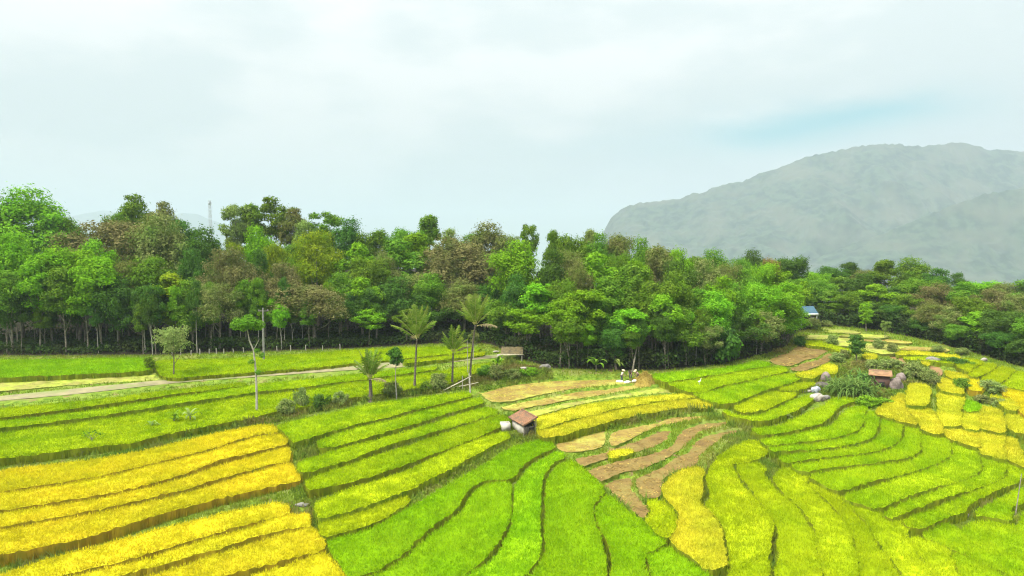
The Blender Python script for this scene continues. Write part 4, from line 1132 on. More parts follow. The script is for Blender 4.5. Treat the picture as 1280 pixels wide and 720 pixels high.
# the wood, tree by tree: pixel column, pixel row of the top, pixel width, metres behind the wood's edge, shape, foliage
WOOD = [
 # skyline behind
 (38,243,100,46,'round','bright'),(-8,252,70,44,'round','mid'),(78,268,50,50,'round','mid'),(168,241,52,44,'airy','mid'),(152,262,50,40,'round','mid'),(205,250,44,38,'airy','olive'),(238,276,66,36,'round','dark'),
 (292,248,50,44,'airy','grey'),(312,254,40,48,'tall','mid'),(335,244,58,46,'airy','mid'),(366,258,44,44,'airy','olive'),(410,259,56,44,'airy','mid'),(388,276,44,40,'round','grey'),(440,279,52,40,'round','dark'),(470,284,50,38,'round','mid'),
 (505,282,52,36,'round','mid'),(536,268,40,40,'tall','mid'),(556,286,44,38,'round','grey'),(612,284,66,34,'round','olive'),(590,292,40,38,'round','mid'),(660,274,34,46,'airy','mid'),(640,291,44,40,'dome','olive'),
 (692,287,26,44,'tall','mid'),(716,290,52,38,'round','mid'),(738,286,30,42,'tall','grey'),(771,289,48,40,'round','olive'),(752,298,40,36,'round','mid'),(800,304,44,34,'round','mid'),(828,306,50,34,'round','olive'),(850,314,46,34,'round','bright'),
 (893,317,50,40,'round','mid'),(922,320,44,42,'dome','mid'),(942,317,40,44,'round','dark'),(968,322,48,38,'round','mid'),(986,318,52,34,'round','dark'),(870,320,40,38,'tall','mid'),
 (1018,338,40,30,'round','bright'),(1042,331,44,32,'round','dark'),(1063,327,30,34,'tall','dark'),(1084,335,36,32,'dome','olive'),(1106,324,40,30,'tall','mid'),(1138,326,52,30,'round','mid'),(1168,335,44,28,'round','dark'),(1197,341,32,32,'round','dark'),
 (1222,349,60,28,'round','bright'),(1256,351,50,28,'dome','olive'),(1290,349,60,28,'round','mid'),(1325,352,60,28,'round','mid'),
 # middle rows
 (128,272,130,26,'dome','brown'),(175,283,80,22,'dome','olive'),(205,277,78,17,'round','olive'),(252,292,62,20,'round','dark'),(172,292,40,24,'round','bright'),(212,326,64,13,'tall','mid'),
 (292,304,48,18,'round','yellow'),(318,290,46,20,'round','bright'),(330,312,44,14,'round','dark'),(345,300,40,18,'round','yellow'),(396,291,80,16,'dome','yellow'),(360,300,50,24,'round','mid'),(372,318,60,17,'dome','mid'),
 (448,302,56,16,'tall','bright'),(462,318,56,12,'round','mid'),(500,298,62,20,'tall','mid'),(520,290,50,26,'tall','bright'),(480,318,50,16,'dome','olive'),(572,300,125,17,'dome','brown'),(612,318,70,19,'dome','olive'),(528,340,80,12,'dome','olive'),
 (650,308,78,15,'round','bright'),(690,312,46,17,'round','dark'),(714,309,50,20,'dome','olive'),(745,314,66,15,'tall','bright'),(772,312,44,18,'round','mid'),(800,312,46,16,'tall','bright'),(826,308,52,17,'round','olive'),(846,318,44,18,'round','bright'),
 (722,330,46,11,'dome','olive'),(702,345,50,9,'round','mid'),(790,330,60,11,'tall','mid'),(760,345,60,8,'tall','mid'),(842,332,60,12,'round','dark'),(880,330,56,14,'round','olive'),(908,326,50,16,'dome','olive'),(895,345,54,9,'round','bright'),(930,336,56,13,'round','mid'),
 (950,326,46,16,'round','bright'),(975,330,54,14,'round','bright'),(962,324,36,22,'dome','rust'),(1000,345,44,16,'round','mid'),
 (1025,352,44,13,'round','mid'),(1052,345,44,16,'tall','mid'),(1082,345,50,14,'round','dark'),(1118,352,44,12,'tall','dark'),(1150,345,50,14,'round','mid'),(1170,356,72,11,'dome','brown'),(1205,352,50,14,'round','mid'),(1240,362,60,12,'dome','brown'),(1272,364,54,12,'dome','olive'),(1305,366,60,12,'round','mid'),
 # front rows
 (22,298,72,9,'round','bright'),(60,312,60,6,'pole','bright'),(94,304,76,8,'round','bright'),(128,300,56,11,'round','bright'),(122,318,56,4,'pole','bright'),(-20,300,70,8,'round','bright'),(158,322,58,8,'dome','olive'),(186,318,50,8,'pole','mid'),
 (10,335,50,3,'pole','mid'),(44,330,46,3,'pole','bright'),(78,338,46,2.5,'pole','mid'),(106,345,46,3,'pole','bright'),(146,345,60,5,'round','dark'),(176,352,54,4,'round','dark'),(212,340,66,6,'tall','yellow'),(240,318,46,11,'round','dark'),(238,355,56,4,'round','mid'),
 (284,312,70,8,'dome','brown'),(272,350,70,4,'dome','olive'),(305,345,44,7,'round','mid'),(330,355,46,6,'round','dark'),(352,330,64,9,'dome','brown'),(392,352,104,5,'dome','brown'),(425,345,50,8,'round','mid'),(452,345,52,7,'tall','bright'),(470,360,50,5,'round','dark'),
 (500,350,60,8,'round','dark'),(540,365,66,6,'round','dark'),(580,352,70,7,'dome','olive'),(612,360,60,7,'round','dark'),(632,372,50,5,'round','mid'),(508,388,36,3,'pole','mid'),(460,388,40,3,'pole','bright'),
 (655,384,46,2.5,'pole','bright'),(674,352,54,7,'pole','bright'),(700,378,44,2,'pole','bright'),(730,360,58,4,'pole','bright'),(712,392,40,1.5,'pole','mid'),(758,368,48,5,'round','mid'),(788,384,56,3,'pole','bright'),(815,352,52,7,'tall','mid'),(770,400,46,3,'round','dark'),
 (842,345,58,6,'round','mid'),(868,350,52,7,'tall','mid'),(832,372,52,3.5,'pole','bright'),(858,388,54,3,'round','mid'),(890,368,54,4,'round','bright'),(882,402,44,2,'round','olive'),(918,358,54,6,'round','mid'),(925,388,54,3,'round','dark'),(948,350,58,6,'round','bright'),
 (980,352,60,6,'round','bright'),(952,392,60,2.5,'round','olive'),(985,385,52,4,'round','bright'),(905,410,44,1.5,'bush','dark'),
 (1038,362,40,7,'tall','mid'),(1062,366,40,5,'round','mid'),(1094,354,50,8,'tall','bright'),(1090,378,40,3,'tall','dark'),(1118,378,44,4,'round','dark'),(1140,368,48,6,'round','mid'),(1165,378,60,4,'dome','olive'),(1188,385,46,3,'round','olive'),(1212,368,50,6,'round','mid'),
 (1226,388,52,4,'tall','bright'),(1202,404,44,1.5,'round','mid'),(1256,385,54,4,'round','dark'),(1252,412,44,1.5,'round','dark'),(1290,392,60,4,'round','mid'),(1282,420,50,1.5,'round','dark'),(1322,400,60,4,'round','dark'),(1150,398,44,2,'round','dark'),
]
LANDMARK = [(10, 'over the stubble field end of the dirt track'), (85, 'behind the pale stubble field'), (150, 'left of the small grey-leaved tree'), (218, 'behind the small grey-leaved tree'), (275, 'over the row of pale fence posts'),
            (331, 'behind the utility pole'), (395, 'between the utility pole and the short palm'), (463, 'behind the short stocky palm'), (520, 'behind the tall left palm'), (565, 'behind the small coconut palm'), (600, 'behind the tallest palm'),
            (648, 'over the open tan-roofed shelter'), (695, 'over the upper end of the tan terrace'), (745, 'above the hut-side stubble terraces'), (805, 'right behind the straw heap'), (860, 'over the dark green rice strip'),
            (920, 'over the egret strip of rice'), (965, 'beside the brown harvested plots'), (1010, 'around the blue-roofed house'), (1070, 'behind the dark columnar tree'), (1120, 'over the far pale stubble terraces'),
            (1165, 'behind the flat grey boulder'), (1215, 'over the lime plots by the weedy mound'), (1275, 'at the far right end')]
KINDW = {'bright': 'bright green', 'mid': 'mid green', 'dark': 'dark green', 'olive': 'olive', 'brown': 'brownish', 'yellow': 'yellow-green', 'grey': 'grey-green', 'rust': 'rust-tinged'}
SHAPEW = {'round': 'round-crowned', 'tall': 'upright', 'dome': 'broad domed', 'airy': 'open airy', 'pole': 'bare-stemmed', 'bush': 'bushy'}
ORD = ['', 'first', 'second', 'third', 'fourth', 'fifth', 'sixth', 'seventh']
used = {}
for u, v, w, back, shp, lf in WOOD:
    mark = min(LANDMARK, key=lambda q: abs(q[0] - u))[1]
    row = 'skyline' if back >= 28 else ('middle-row' if back >= 9 else 'front-row')
    used.setdefault((lf, shp, row, mark), []).append(u)
for u, v, w, back, shp, lf in WOOD:
    e = unproj_T(u, np.interp(u, [q[0] for q in EDGE_PX], [q[1] for q in EDGE_PX]))
    y = e[1] + back
    P = at_depth(u, v, y)
    mark = min(LANDMARK, key=lambda q: abs(q[0] - u))[1]
    row = 'skyline' if back >= 28 else ('middle-row' if back >= 9 else 'front-row')
    same = sorted(used[(lf, shp, row, mark)])
    lab = '%s %s %s tree %s' % (KINDW[lf], SHAPEW[shp], row, mark)
    if len(same) > 1:
        n_ = len(same)
        lab = {2: ('left ', 'right '), 3: ('left ', 'middle ', 'right ')}.get(n_, ('leftmost ', 'second ', 'third ', 'rightmost '))[min(same.index(u), 3)] + lab
    base = gz(P[0], y)
    H = max(3.5, (P[2] - base) * 1.03)
    W = w / FPX * y * 1.12
    W = min(W, H * 1.25)
    plant('broadleaf_tree', shp, lf, P[0], y, H, W, lab, 'tree', 'trees of the wood behind the terraces', rz=rng.uniform(0, 6.28))

# trees standing in the depth of the wood, hardly seen between the others
for k in range(70):
    u = rng.uniform(-60, 640) if k < 46 else rng.uniform(640, 1320)
    e = unproj_T(u, np.interp(u, [q[0] for q in EDGE_PX], [q[1] for q in EDGE_PX]))
    y = e[1] + rng.uniform(7, 26)
    P = at_depth(u, np.interp(u, [0, 300, 640, 900, 1000, 1280], [325, 335, 345, 360, 375, 395]) + rng.uniform(-8, 14), y)
    H = max(3.5, P[2] - gz(P[0], y))
    plant('broadleaf_tree', 'round', 'dark' if rng.random() < 0.7 else 'mid', P[0], y, H, min(H * 0.8, rng.uniform(6, 9)), 'dark tree in the shaded depth of the wood, mostly hidden by others', 'tree', 'inner trees of the wood')

# slender young trees crowding the front edge
for k in range(64):
    u = rng.uniform(-40, 440) if k < 40 else rng.uniform(645, 960)
    e = unproj_T(u, np.interp(u, [q[0] for q in EDGE_PX], [q[1] for q in EDGE_PX]))
    y = e[1] + rng.uniform(1.0, 6.5)
    x = e[0] * y / e[1]
    H = rng.uniform(7.5, 11.5) if k < 40 else rng.uniform(6, 9)
    plant('young_tree', 'pole', ['mid', 'dark', 'bright', 'dark'][k % 4], x, y, H, rng.uniform(2.4, 3.8), 'slender bare-stemmed young tree crowding the front edge of the wood', 'tree', 'slender young trees at the wood edge', bark=M_BARK_W if k % 3 == 0 else None)

# undergrowth that closes the foot of the wood: one mass nobody could count
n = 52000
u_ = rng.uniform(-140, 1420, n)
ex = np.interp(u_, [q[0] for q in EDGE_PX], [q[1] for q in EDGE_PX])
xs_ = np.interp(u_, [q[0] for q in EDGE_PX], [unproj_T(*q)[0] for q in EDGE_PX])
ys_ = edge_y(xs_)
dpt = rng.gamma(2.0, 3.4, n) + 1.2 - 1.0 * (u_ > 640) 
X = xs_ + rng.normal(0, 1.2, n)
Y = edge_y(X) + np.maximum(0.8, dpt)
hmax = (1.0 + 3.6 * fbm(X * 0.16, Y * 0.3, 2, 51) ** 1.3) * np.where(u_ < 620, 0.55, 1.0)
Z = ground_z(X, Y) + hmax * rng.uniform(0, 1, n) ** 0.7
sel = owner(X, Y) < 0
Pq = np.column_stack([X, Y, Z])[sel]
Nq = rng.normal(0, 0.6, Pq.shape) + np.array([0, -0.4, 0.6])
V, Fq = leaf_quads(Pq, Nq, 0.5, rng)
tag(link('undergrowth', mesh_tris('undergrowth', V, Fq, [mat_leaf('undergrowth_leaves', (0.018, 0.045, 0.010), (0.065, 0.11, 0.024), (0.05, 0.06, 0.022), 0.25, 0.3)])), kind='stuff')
# ------------------------------------------------------------------ palms
M_FROND = mat_leaf('palm_fronds', (0.09, 0.185, 0.016), (0.23, 0.34, 0.042), (0.22, 0.27, 0.048), 0.3, 0.6, 0.2)
M_DEADFROND = mat_leaf('dry_fronds', (0.16, 0.13, 0.07), (0.28, 0.24, 0.14), (0.20, 0.17, 0.09), 0.2, 0.6, 0.2)
M_RIB = mat_noise('frond_rib', (0.30, 0.30, 0.08), (0.42, 0.38, 0.14), 4)
M_PALMBARK = mat_noise('palm_bark', (0.075, 0.062, 0.048), (0.16, 0.135, 0.105), 5, 0.95)


def frond_mesh(rl, az, el, L, droop):
    """A feather leaf: a bent rib with two rows of hanging leaflets."""
    m = MB()
    n = 12
    s = np.linspace(0, 1, n)
    ang = el - droop * s ** 1.6
    dx = np.cumsum(np.cos(ang)) * L / n
    dz = np.cumsum(np.sin(ang)) * L / n
    d = np.array([math.cos(az), math.sin(az), 0])
    side = np.array([-d[1], d[0], 0])
    rib = dx[:, None] * d + np.array([0, 0, 1]) * dz[:, None]
    m.tube(rib, 0.045 * (1.1 - s), 5, 1)
    B, Tp = [], []
    k = 34
    q = np.linspace(0.16, 1.0, k)
    for sg in (-1, 1):
        for t_ in q:
            p = np.array([np.interp(t_, s, rib[:, i]) for i in range(3)])
            tng = np.array([np.interp(min(1, t_ + .05), s, rib[:, i]) for i in range(3)]) - np.array([np.interp(t_ - .05, s, rib[:, i]) for i in range(3)])
            tng /= np.linalg.norm(tng) + 1e-6
            l = L * 0.27 * math.sin(math.pi * min(1, 0.12 + t_ * 0.88)) ** 0.6 * rl.uniform(0.75, 1.15) + 0.08
            e = p + tng * l * 0.62 + side * sg * l * rl.uniform(0.45, 0.75) + np.array([0, 0, -l * rl.uniform(0.15, 0.5)])
            w = tng * 0.04
            m.add([p - w, p + w, (p + e) / 2 + w * 1.2 + np.array([0, 0, 0.04]), e, (p + e) / 2 - w * 1.2 + np.array([0, 0, 0.04])], [[0, 1, 2], [0, 2, 4], [4, 2, 3]], 0)
    return m.data('frond', [M_FROND, M_RIB])


def palm(upx, vbase, utop, vtop, L, nf, label, seed, up=1.0, thick=1.0):
    rl = np.random.default_rng(seed)
    b = unproj_T(upx, vbase)
    y = b[1]
    tp = at_depth(utop, vtop, y)
    root = link('coconut_palm', None, loc=(b[0], y, gz(b[0], y)))
    tag(root, label, 'palm tree', 'coconut palms on the weedy bank')
    H = tp[2] - gz(b[0], y)
    off = tp[0] - b[0]
    s = np.linspace(0, 1, 16)
    path = np.stack([off * s ** 1.5, 0.25 * np.sin(s * 3), -0.2 + (H + 0.2) * s], 1)
    m = MB()
    rad = (0.15 - 0.05 * s + 0.10 * np.exp(-s * 9)) * thick + 0.012 * np.where(np.arange(16) % 2, 1, -1)
    m.tube(path, rad, 10)
    m.build('trunk', M_PALMBARK, root)
    for k in range(nf):
        az = k * 2.39996 + rl.uniform(-.25, .25)
        f = (k + 0.5) / nf
        el = R(88 - 46 * f * up + rl.uniform(-6, 6))
        fr = frond_mesh(rl, az, el, L * rl.uniform(0.85, 1.08) * (0.8 + 0.2 * math.sin(math.pi * min(1, f + .25))), R(8 + 26 * f) * rl.uniform(0.6, 1.3))
        link('frond', fr, root, (path[-1][0], path[-1][1], path[-1][2] - 0.05))
    for k in range(1):
        fr = frond_mesh(rl, rl.uniform(0, 6.28), R(rl.uniform(15, 32)), L * 0.8, R(45))
        fr.materials[0] = M_DEADFROND
        f_ = link('frond', fr, root, (path[-1][0], path[-1][1], path[-1][2] - 0.15))
        f_['label'] = 'dry grey-brown hanging frond'
    return root


palm(518, 488, 521, 424, 4.5, 19, 'tall coconut palm with a fountain of yellow-green fronds, standing on the weedy bank', 3, 0.92)
palm(565, 483, 566.5, 441, 3.5, 12, 'small coconut palm with sparse upright fronds, left of the fallen bamboo', 5, 0.9)
palm(587, 480, 594, 407, 4.4, 16, 'tallest palm, with dense fronds, beside the bare pale stems', 8, 1.0)
palm(463, 502, 462.5, 474, 3.8, 15, 'short stocky palm with a thick trunk at the lower end of the bank', 9, 0.85, 1.7)

# ------------------------------------------------------------------ single trees and shrubs in the fields
def at_px(u, v):
    p = unproj_T(u, v)
    return p[0], p[1]


def h_of(u, vt, y, x):
    return at_depth(u, vt, y)[2] - gz(x, y)


def slim_tree(upx, vb, vt, W, shape, leaf, label, bark=M_BARK, variant=None, name='young_tree', cat='tree', group=None, rz=None):
    x, y = at_px(upx, vb)
    return plant(name, shape, leaf, x, y, h_of(upx, vt, y, x), W, label, cat, group, variant, rz, bark)


slim_tree(217, 473, 404, 5.8, 'sparse', 'pale', 'small grey-leaved tree standing alone beside the dirt track', M_BARK_D, 0)
slim_tree(188, 464, 444, 1.6, 'column', 'mid', 'narrow leafy bush between the two green fields along the wood')
slim_tree(496, 499, 432, 2.5, 'lolly', 'dark', 'thin sapling with a small dark round crown between two palms', M_BARK_W, 0, rz=0.4)
slim_tree(1071, 452, 415, 2.6, 'column', 'dark', 'dark columnar tree standing among the far stubble plots', M_BARK_D)
slim_tree(1083, 414, 376, 2.6, 'column', 'bright', 'slender bright vine-covered tree at the foot of the far wood')
slim_tree(1106, 424, 398, 1.8, 'airy', 'grey', 'thin wispy sapling on the far stubble ledge in front of the wood', variant=0)
slim_tree(592, 449, 410, 2.0, 'airy', 'olive', 'thin half-bare tree behind the tallest palm', M_BARK_W, 1)

# crooked slim tree: a bare bent stem with a round crown pushed to one side
x, y = at_px(321, 520)
root = link('crooked_tree', None, loc=(x, y, gz(x, y)))
tag(root, 'slim crooked tree with a bare pale stem and small lopsided crown', 'tree')
c = at_depth(308, 405, y) - np.array([x, y, gz(x, y)])
k1 = at_depth(317, 438, y) - np.array([x, y, gz(x, y)])
m = MB()
m.tube([[0, 0, -.3], [0.05, 0, 2.5], [0.0, 0.1, 5.0], k1, k1 * 0.5 + c * 0.5 + np.array([-0.1, 0, -.3]), c], [0.14, 0.12, 0.11, 0.09, 0.07, 0.04], 7)
m.tube([k1, k1 + np.array([0.6, 0.1, 1.2])], [0.06, 0.03], 5)
m.build('trunk', M_BARK_W, root)
rl = np.random.default_rng(33)
P, N = [], []
for cc, r, cnt in [(c + np.array([dx, dy, dz]), rr, 420) for dx, dy, dz, rr in ((-.9, 0, 0, .75), (0, .5, .25, .8), (.7, -.3, .1, .75), (1.3, .2, -.15, .6), (0, -.6, 0, .7), (-1.4, .2, -.15, .5), (.3, .1, .5, .6))] + \
        [(k1 * (1 - f) + np.array([0, 0, 2.5]) * f + np.array([dx, 0, 0]), .35, 70) for f, dx in ((.0, .4), (.25, -.3), (.5, .3), (.1, .9))]:
    d = rl.normal(0, 1, (cnt, 3))
    d /= np.linalg.norm(d, axis=1)[:, None]
    P.append(cc + d * r * rl.uniform(.5, 1.15, cnt)[:, None] * np.array([1, 1, .95]))
    N.append(d + rl.normal(0, .4, (cnt, 3)) + np.array([0, 0, .3]))
V, Fq = leaf_quads(np.concatenate(P), np.concatenate(N), 0.26, rl)
link('crown', mesh_tris('crown', V, Fq, [LEAF['mid']]), root)

SHRUBS = [
 (358,519,498,2.2,'pale','shrub on the weedy bank, first right of the crooked tree'),(378,512,484,2.0,'pale','tall shrub on the weedy bank, second right of the crooked tree'),
 (400,511,492,2.4,'dark','low shrub on the weedy bank midway between the crooked tree and the short palm'),(425,507,488,1.8,'pale','leggy shrub on the weedy bank just left of the short palm'),
 (490,496,476,2.6,'olive','shrub on the weedy bank at the foot of the thin sapling'),(548,488,466,3.0,'pale','dry-leaved shrub on the weedy bank between the two tall palms'),(532,490,476,2.0,'mid','small shrub at the foot of the tall palm'),
 (620,474,456,2.6,'olive','brownish bush under the open tan-roofed shelter'),(642,474,460,2.4,'pale','green bush in the weeds downhill of the shelter'),(606,470,455,2.6,'mid','green bush beside the tallest palm, by the track end'),
 (663,470,458,2.6,'bright','bright bush at the wood edge right of the shelter'),
 (1046,452,440,2.6,'pale','pale shrub beside the dark columnar tree'),(1040,432,418,2.4,'pale','pale feathery shrub in the far pale stubble'),(1098,436,423,2.0,'pale','dry shrub on the left of the broad pale stubble plot'),(1115,441,428,2.2,'olive','dry shrub on the right of the broad pale stubble plot'),
 (1116,461,448,3.0,'pale','pale green bush uphill of the brick shed'),(1091,462,449,3.0,'pale','brown and green bush between the grass clump and the brick shed'),(1142,474,452,3.6,'pale','blue-green tall bush right of the brick shed'),(1164,482,462,2.6,'pale','blue-green bush between the red soil square and the yellow plots'),
 (1193,457,446,3.4,'dark','dark bush beside the flat grey boulder'),(1205,458,448,2.4,'mid','leafy bush between the flat grey boulder and the lime plots'),(1172,441,431,2.2,'pale','pale sapling-like shrub above the flat grey boulder'),(1203,443,434,2.4,'pale','pale shrub where the lime plots meet the wood'),
 (1203,489,472,2.6,'mid','green shrub left of the small orange-yellow square plot'),(1238,492,474,3.0,'pale','pale shrub right of the small orange-yellow square plot'),(1228,503,493,2.4,'olive','grey-brown bush on the weedy mound among yellow plots'),(1250,507,498,2.4,'pale','blue-green bush at the lower end of the weedy mound'),
 (1000,431,419,2.6,'dark','dark bush at the corner of the larger brown plot'),(1016,412,397,3.2,'olive','olive bush in front of the blue-roofed house'),(1032,408,400,3.0,'pale','pale bush right of the blue-roofed house'),
 (1270,693,681,1.4,'dark','small dark bush inside the wide green corner plot'),
 (985,525,516,1.0,'pale','low round bush on the bund below the rubble'),(1000,515,507,1.3,'pale','round grey-green bush on the bund below the pale boulder'),
 (1083,508,494,2.6,'bright','bright green bush under the grass clump'),(1103,507,496,2.4,'bright','bright green bush downhill of the brick shed'),
 (1055,448,436,2.0,'olive','olive bush left of the dark columnar tree'),
]
for u, vb, vt, W, lf, lab in SHRUBS:
    x, y = at_px(u, vb)
    plant('shrub', 'bush', lf, x, y, max(0.5, h_of(u, vt, y, x)), W, lab, 'bush', 'shrubs around the terraces')


# plants of long arching leaves
M_CANE = mat_leaf('cane_leaves', (0.06, 0.14, 0.024), (0.20, 0.32, 0.07), (0.10, 0.19, 0.035), 0.3, 0.6)


def arching(name, u, vb, n, L, Wd, spread, label, cat, mat, seed, group=None, stem=0.0, parent_only=False):
    rl = np.random.default_rng(seed)
    x, y = at_px(u, vb)
    m = MB()
    for k in range(n):
        az = rl.uniform(0, 6.283)
        el = R(rl.uniform(35, 88))
        l = L * rl.uniform(0.6, 1.1)
        p0 = np.array([rl.normal(0, spread), rl.normal(0, spread), stem * rl.uniform(0.7, 1)])
        d = np.array([math.cos(az), math.sin(az), 0])
        sd = np.array([-d[1], d[0], 0])
        s = np.linspace(0, 1, 7)
        ang = el - R(115) * s ** 1.7
        c_ = p0 + np.cumsum(np.cos(ang))[:, None] * d * l / 7 + np.cumsum(np.sin(ang))[:, None] * np.array([0, 0, 1]) * l / 7
        w = Wd * np.sin(np.pi * np.clip(0.12 + 0.88 * s, 0, 1)) ** 0.8 + 0.005
        V = np.concatenate([c_ - sd * w[:, None], c_ + sd * w[:, None]])
        V[:, 2] = np.maximum(V[:, 2], 0.03)
        m.add(V, [[i, i + 1, i + 8, i + 7] for i in range(6)], 0)
    root = link(name, None, loc=(x, y, gz(x, y)))
    tag(root, label, cat, group)
    m.build('leaves', mat, root)
    if stem:
        q = MB()
        q.tube([[0, 0, -.1], [0.03, 0, stem * .5], [0, 0, stem]], [0.09, 0.08, 0.06], 7)
        q.build('stem', M_BARK, root)
    return root


arching('grass_clump', 1063, 493, 620, 3.1, 0.065, 1.05, 'large clump of dark arching cane-like leaves beside the pale boulders', 'grass clump', M_CANE, 71)
arching('grass_clump', 1088, 478, 160, 2.6, 0.09, 0.8, 'pale tuft of cane-like leaves on the uphill side of the large clump', 'grass clump', M_CANE, 72)
arching('banana_plant', 238, 533, 8, 1.7, 0.16, 0.05, 'small pale banana plant on the weedy bank above the golden strips', 'banana plant', LEAF['grey'], 73, 'young banana plants on the bank', 1.1)
arching('banana_plant', 218, 535, 8, 1.5, 0.16, 0.05, 'small banana plant left of the palest one on the weedy bank', 'banana plant', LEAF['mid'], 74, 'young banana plants on the bank', 0.9)
arching('banana_plant', 190, 540, 7, 1.3, 0.15, 0.05, 'smallest banana plant, farthest along the bank from the crooked tree', 'banana plant', LEAF['grey'], 75, 'young banana plants on the bank', 0.5)
arching('banana_plant', 622, 463, 8, 2.2, 0.22, 0.1, 'broad-leaved banana plant in the weeds in front of the shelter', 'banana plant', LEAF['bright'], 76, None, 1.0)
arching('banana_plant', 770, 462, 9, 2.4, 0.22, 0.15, 'blue-green banana plant at the wood edge behind the tan terrace', 'banana plant', LEAF['grey'], 77, None, 0.8)
arching('banana_plant', 745, 464, 9, 2.4, 0.22, 0.15, 'banana plant among bare stems at the wood edge above the tan terrace', 'banana plant', LEAF['mid'], 78, None, 0.8)

# bare sapling above the golden strips
x, y = at_px(115, 562)
m = MB()
m.tube([[0, 0, -.1], [0.05, 0, 0.7], [0, 0, 1.2]], [0.035, 0.03, 0.02], 6)
for dx, dz in ((-.7, .45), (.75, .5), (-.35, .7), (.4, .75)):
    m.tube([[0.02, 0, .9], [dx * .5, 0.1, .9 + dz * .55], [dx, 0.1, .95 + dz]], [0.02, 0.015, 0.008], 5)
root = link('bare_sapling', None, loc=(x, y, gz(x, y)))
tag(root, 'tiny forked sapling in the green strip above the golden rice', 'sapling')
m.build('stem', M_BARK, root)
rl = np.random.default_rng(9)
P = np.concatenate([np.array([dx, .1, .95 + dz]) + rl.normal(0, .16, (22, 3)) for dx, dz in ((-.7, .45), (.75, .5), (-.35, .7), (.4, .75))])
V, Fq = leaf_quads(P, rl.normal(0, 1, P.shape) + np.array([0, 0, .8]), 0.2, rl)
link('leaves', mesh_tris('leaves', V, Fq, [LEAF['mid']]), root)

# ------------------------------------------------------------------ poles, posts, sticks
M_WOOD = mat_noise('weathered_wood', (0.14, 0.12, 0.10), (0.24, 0.21, 0.17), 5, 0.9)
M_BAMBOO = mat_noise('dry_bamboo', (0.42, 0.38, 0.26), (0.58, 0.52, 0.36), 4, 0.7)
M_CONC = mat_noise('concrete', (0.16, 0.155, 0.14), (0.25, 0.24, 0.22), 6, 0.9)
M_METAL = mat_noise('dull_metal', (0.30, 0.32, 0.34), (0.42, 0.44, 0.46), 6, 0.5)
x, y = at_px(330, 452)
H = h_of(330.5, 385, y, x)
root = link('utility_pole', None, loc=(x, y, gz(x, y)))
tag(root, 'grey utility pole with a short crossarm at the edge of the wood', 'utility pole')
m = MB()
m.tube([[0, 0, -.3], [0, 0, H * .5], [0.05, 0, H]], [0.16, 0.14, 0.11], 10)
m.build('pole', M_CONC, root)
m = MB()
m.box((0.05, 0.16, H - .45), (1.5, .09, .11))
m.build('crossarm', M_WOOD, root)
for dx in (-.6, .65):
    m = MB()
    m.tube([[dx, .16, H - .4], [dx, .16, H - .28], [dx, .16, H - .2]], [.04, .06, .03], 8)
    m.build('insulator', M_CONC, root)
pz = gz(x, y)
m = MB()
for dx, dz in ((-.6, -.2), (.65, -.2)):
    a = np.array([x + dx, y + .16, pz + H + dz])
    for b in (at_depth(150, 405, y + 3), at_depth(-120, 398, y + 5)):
        b = b + np.array([0, dx, dz])
        s = np.linspace(0, 1, 14)[:, None]
        c_ = a * (1 - s) + b * s
        c_[:, 2] -= 4 * 0.35 * (s * (1 - s))[:, 0]
        m.tube(c_, 0.0045, 4)
        a = b
m_ = m.build('overhead_wire', mat_noise('dark_wire', (0.03, 0.03, 0.03), (0.05, 0.05, 0.05), 5))
tag(m_, 'thin overhead wires running along the wood from the utility pole', 'wire')

k = 0
for u in (213, 224, 237, 248, 260, 269, 278, 290, 303, 345, 362, 381, 402, 424):
    x, y = unproj_T(u, np.interp(u, [q[0] for q in EDGE_PX], [q[1] for q in EDGE_PX]))[:2]
    y += 0.5
    hh = 0.65 + 0.3 * random.random()
    m = MB()
    m.tube([[0, 0, -.2], [random.uniform(-.03, .03), 0, hh * .6], [random.uniform(-.06, .06), 0, hh]], [.075, .07, .065], 7)
    o = m.build('fence_post', M_BARK_W, None, (x, y, gz(x, y)))
    tag(o, 'short whitish post in the row along the foot of the wood beside the green field', 'fence post', 'pale fence posts along the wood')

# fallen bamboo and bare stems by the tallest palm
def stick(name, pa, pb, r0, r1, label, cat, mat, sag=0.0, group=None):
    pa, pb = np.array(pa, float), np.array(pb, float)
    s = np.linspace(0, 1, 8)[:, None]
    c_ = pa * (1 - s) + pb * s
    c_[:, 2] -= sag * 4 * (s * (1 - s))[:, 0]
    m = MB()
    m.tube(c_ - pa, np.linspace(r0, r1, 8), 7)
    return tag(m.build(name, mat, None, tuple(pa)), label, cat, group)


a = unproj_T(551, 490)
b = at_depth(589, 470, unproj_T(588, 481)[1] - 0.4)
stick('bamboo_pole', a + np.array([0, 0, .05]), b, .09, .05, 'long pale bamboo pole leaning on the tallest palm', 'bamboo pole', M_BAMBOO, 0.05)
a = unproj_T(566, 487)
b = at_depth(598, 478, unproj_T(590, 484)[1])
stick('dead_branch', a + np.array([0, 0, .3]), b, .06, .03, 'thin dead branch lying under the leaning bamboo pole', 'branch', M_BAMBOO, 0.05)
a = unproj_T(588, 495)
b = at_depth(586.5, 466, a[1] + .3)
stick('dead_tree', a - np.array([0, 0, .2]), b, .12, .08, 'stout pale bare stem at the right end of the bamboo pole', 'dead tree', M_BARK_W)
a = unproj_T(578, 487)
b = at_depth(578, 470, a[1])
stick('dead_tree', a - np.array([0, 0, .2]), b, .05, .04, 'short thin bare stem under the middle of the bamboo pole', 'dead tree', M_BARK_W)
a = unproj_T(585, 470)
b = at_depth(584, 425, a[1])
stick('dead_tree', a - np.array([0, 0, .2]), b, .06, .03, 'tall thin pale stem close to the tallest palm', 'dead tree', M_BARK_W)
a = unproj_T(1269, 644)
b = at_depth(1277, 592, a[1] + 1.0)
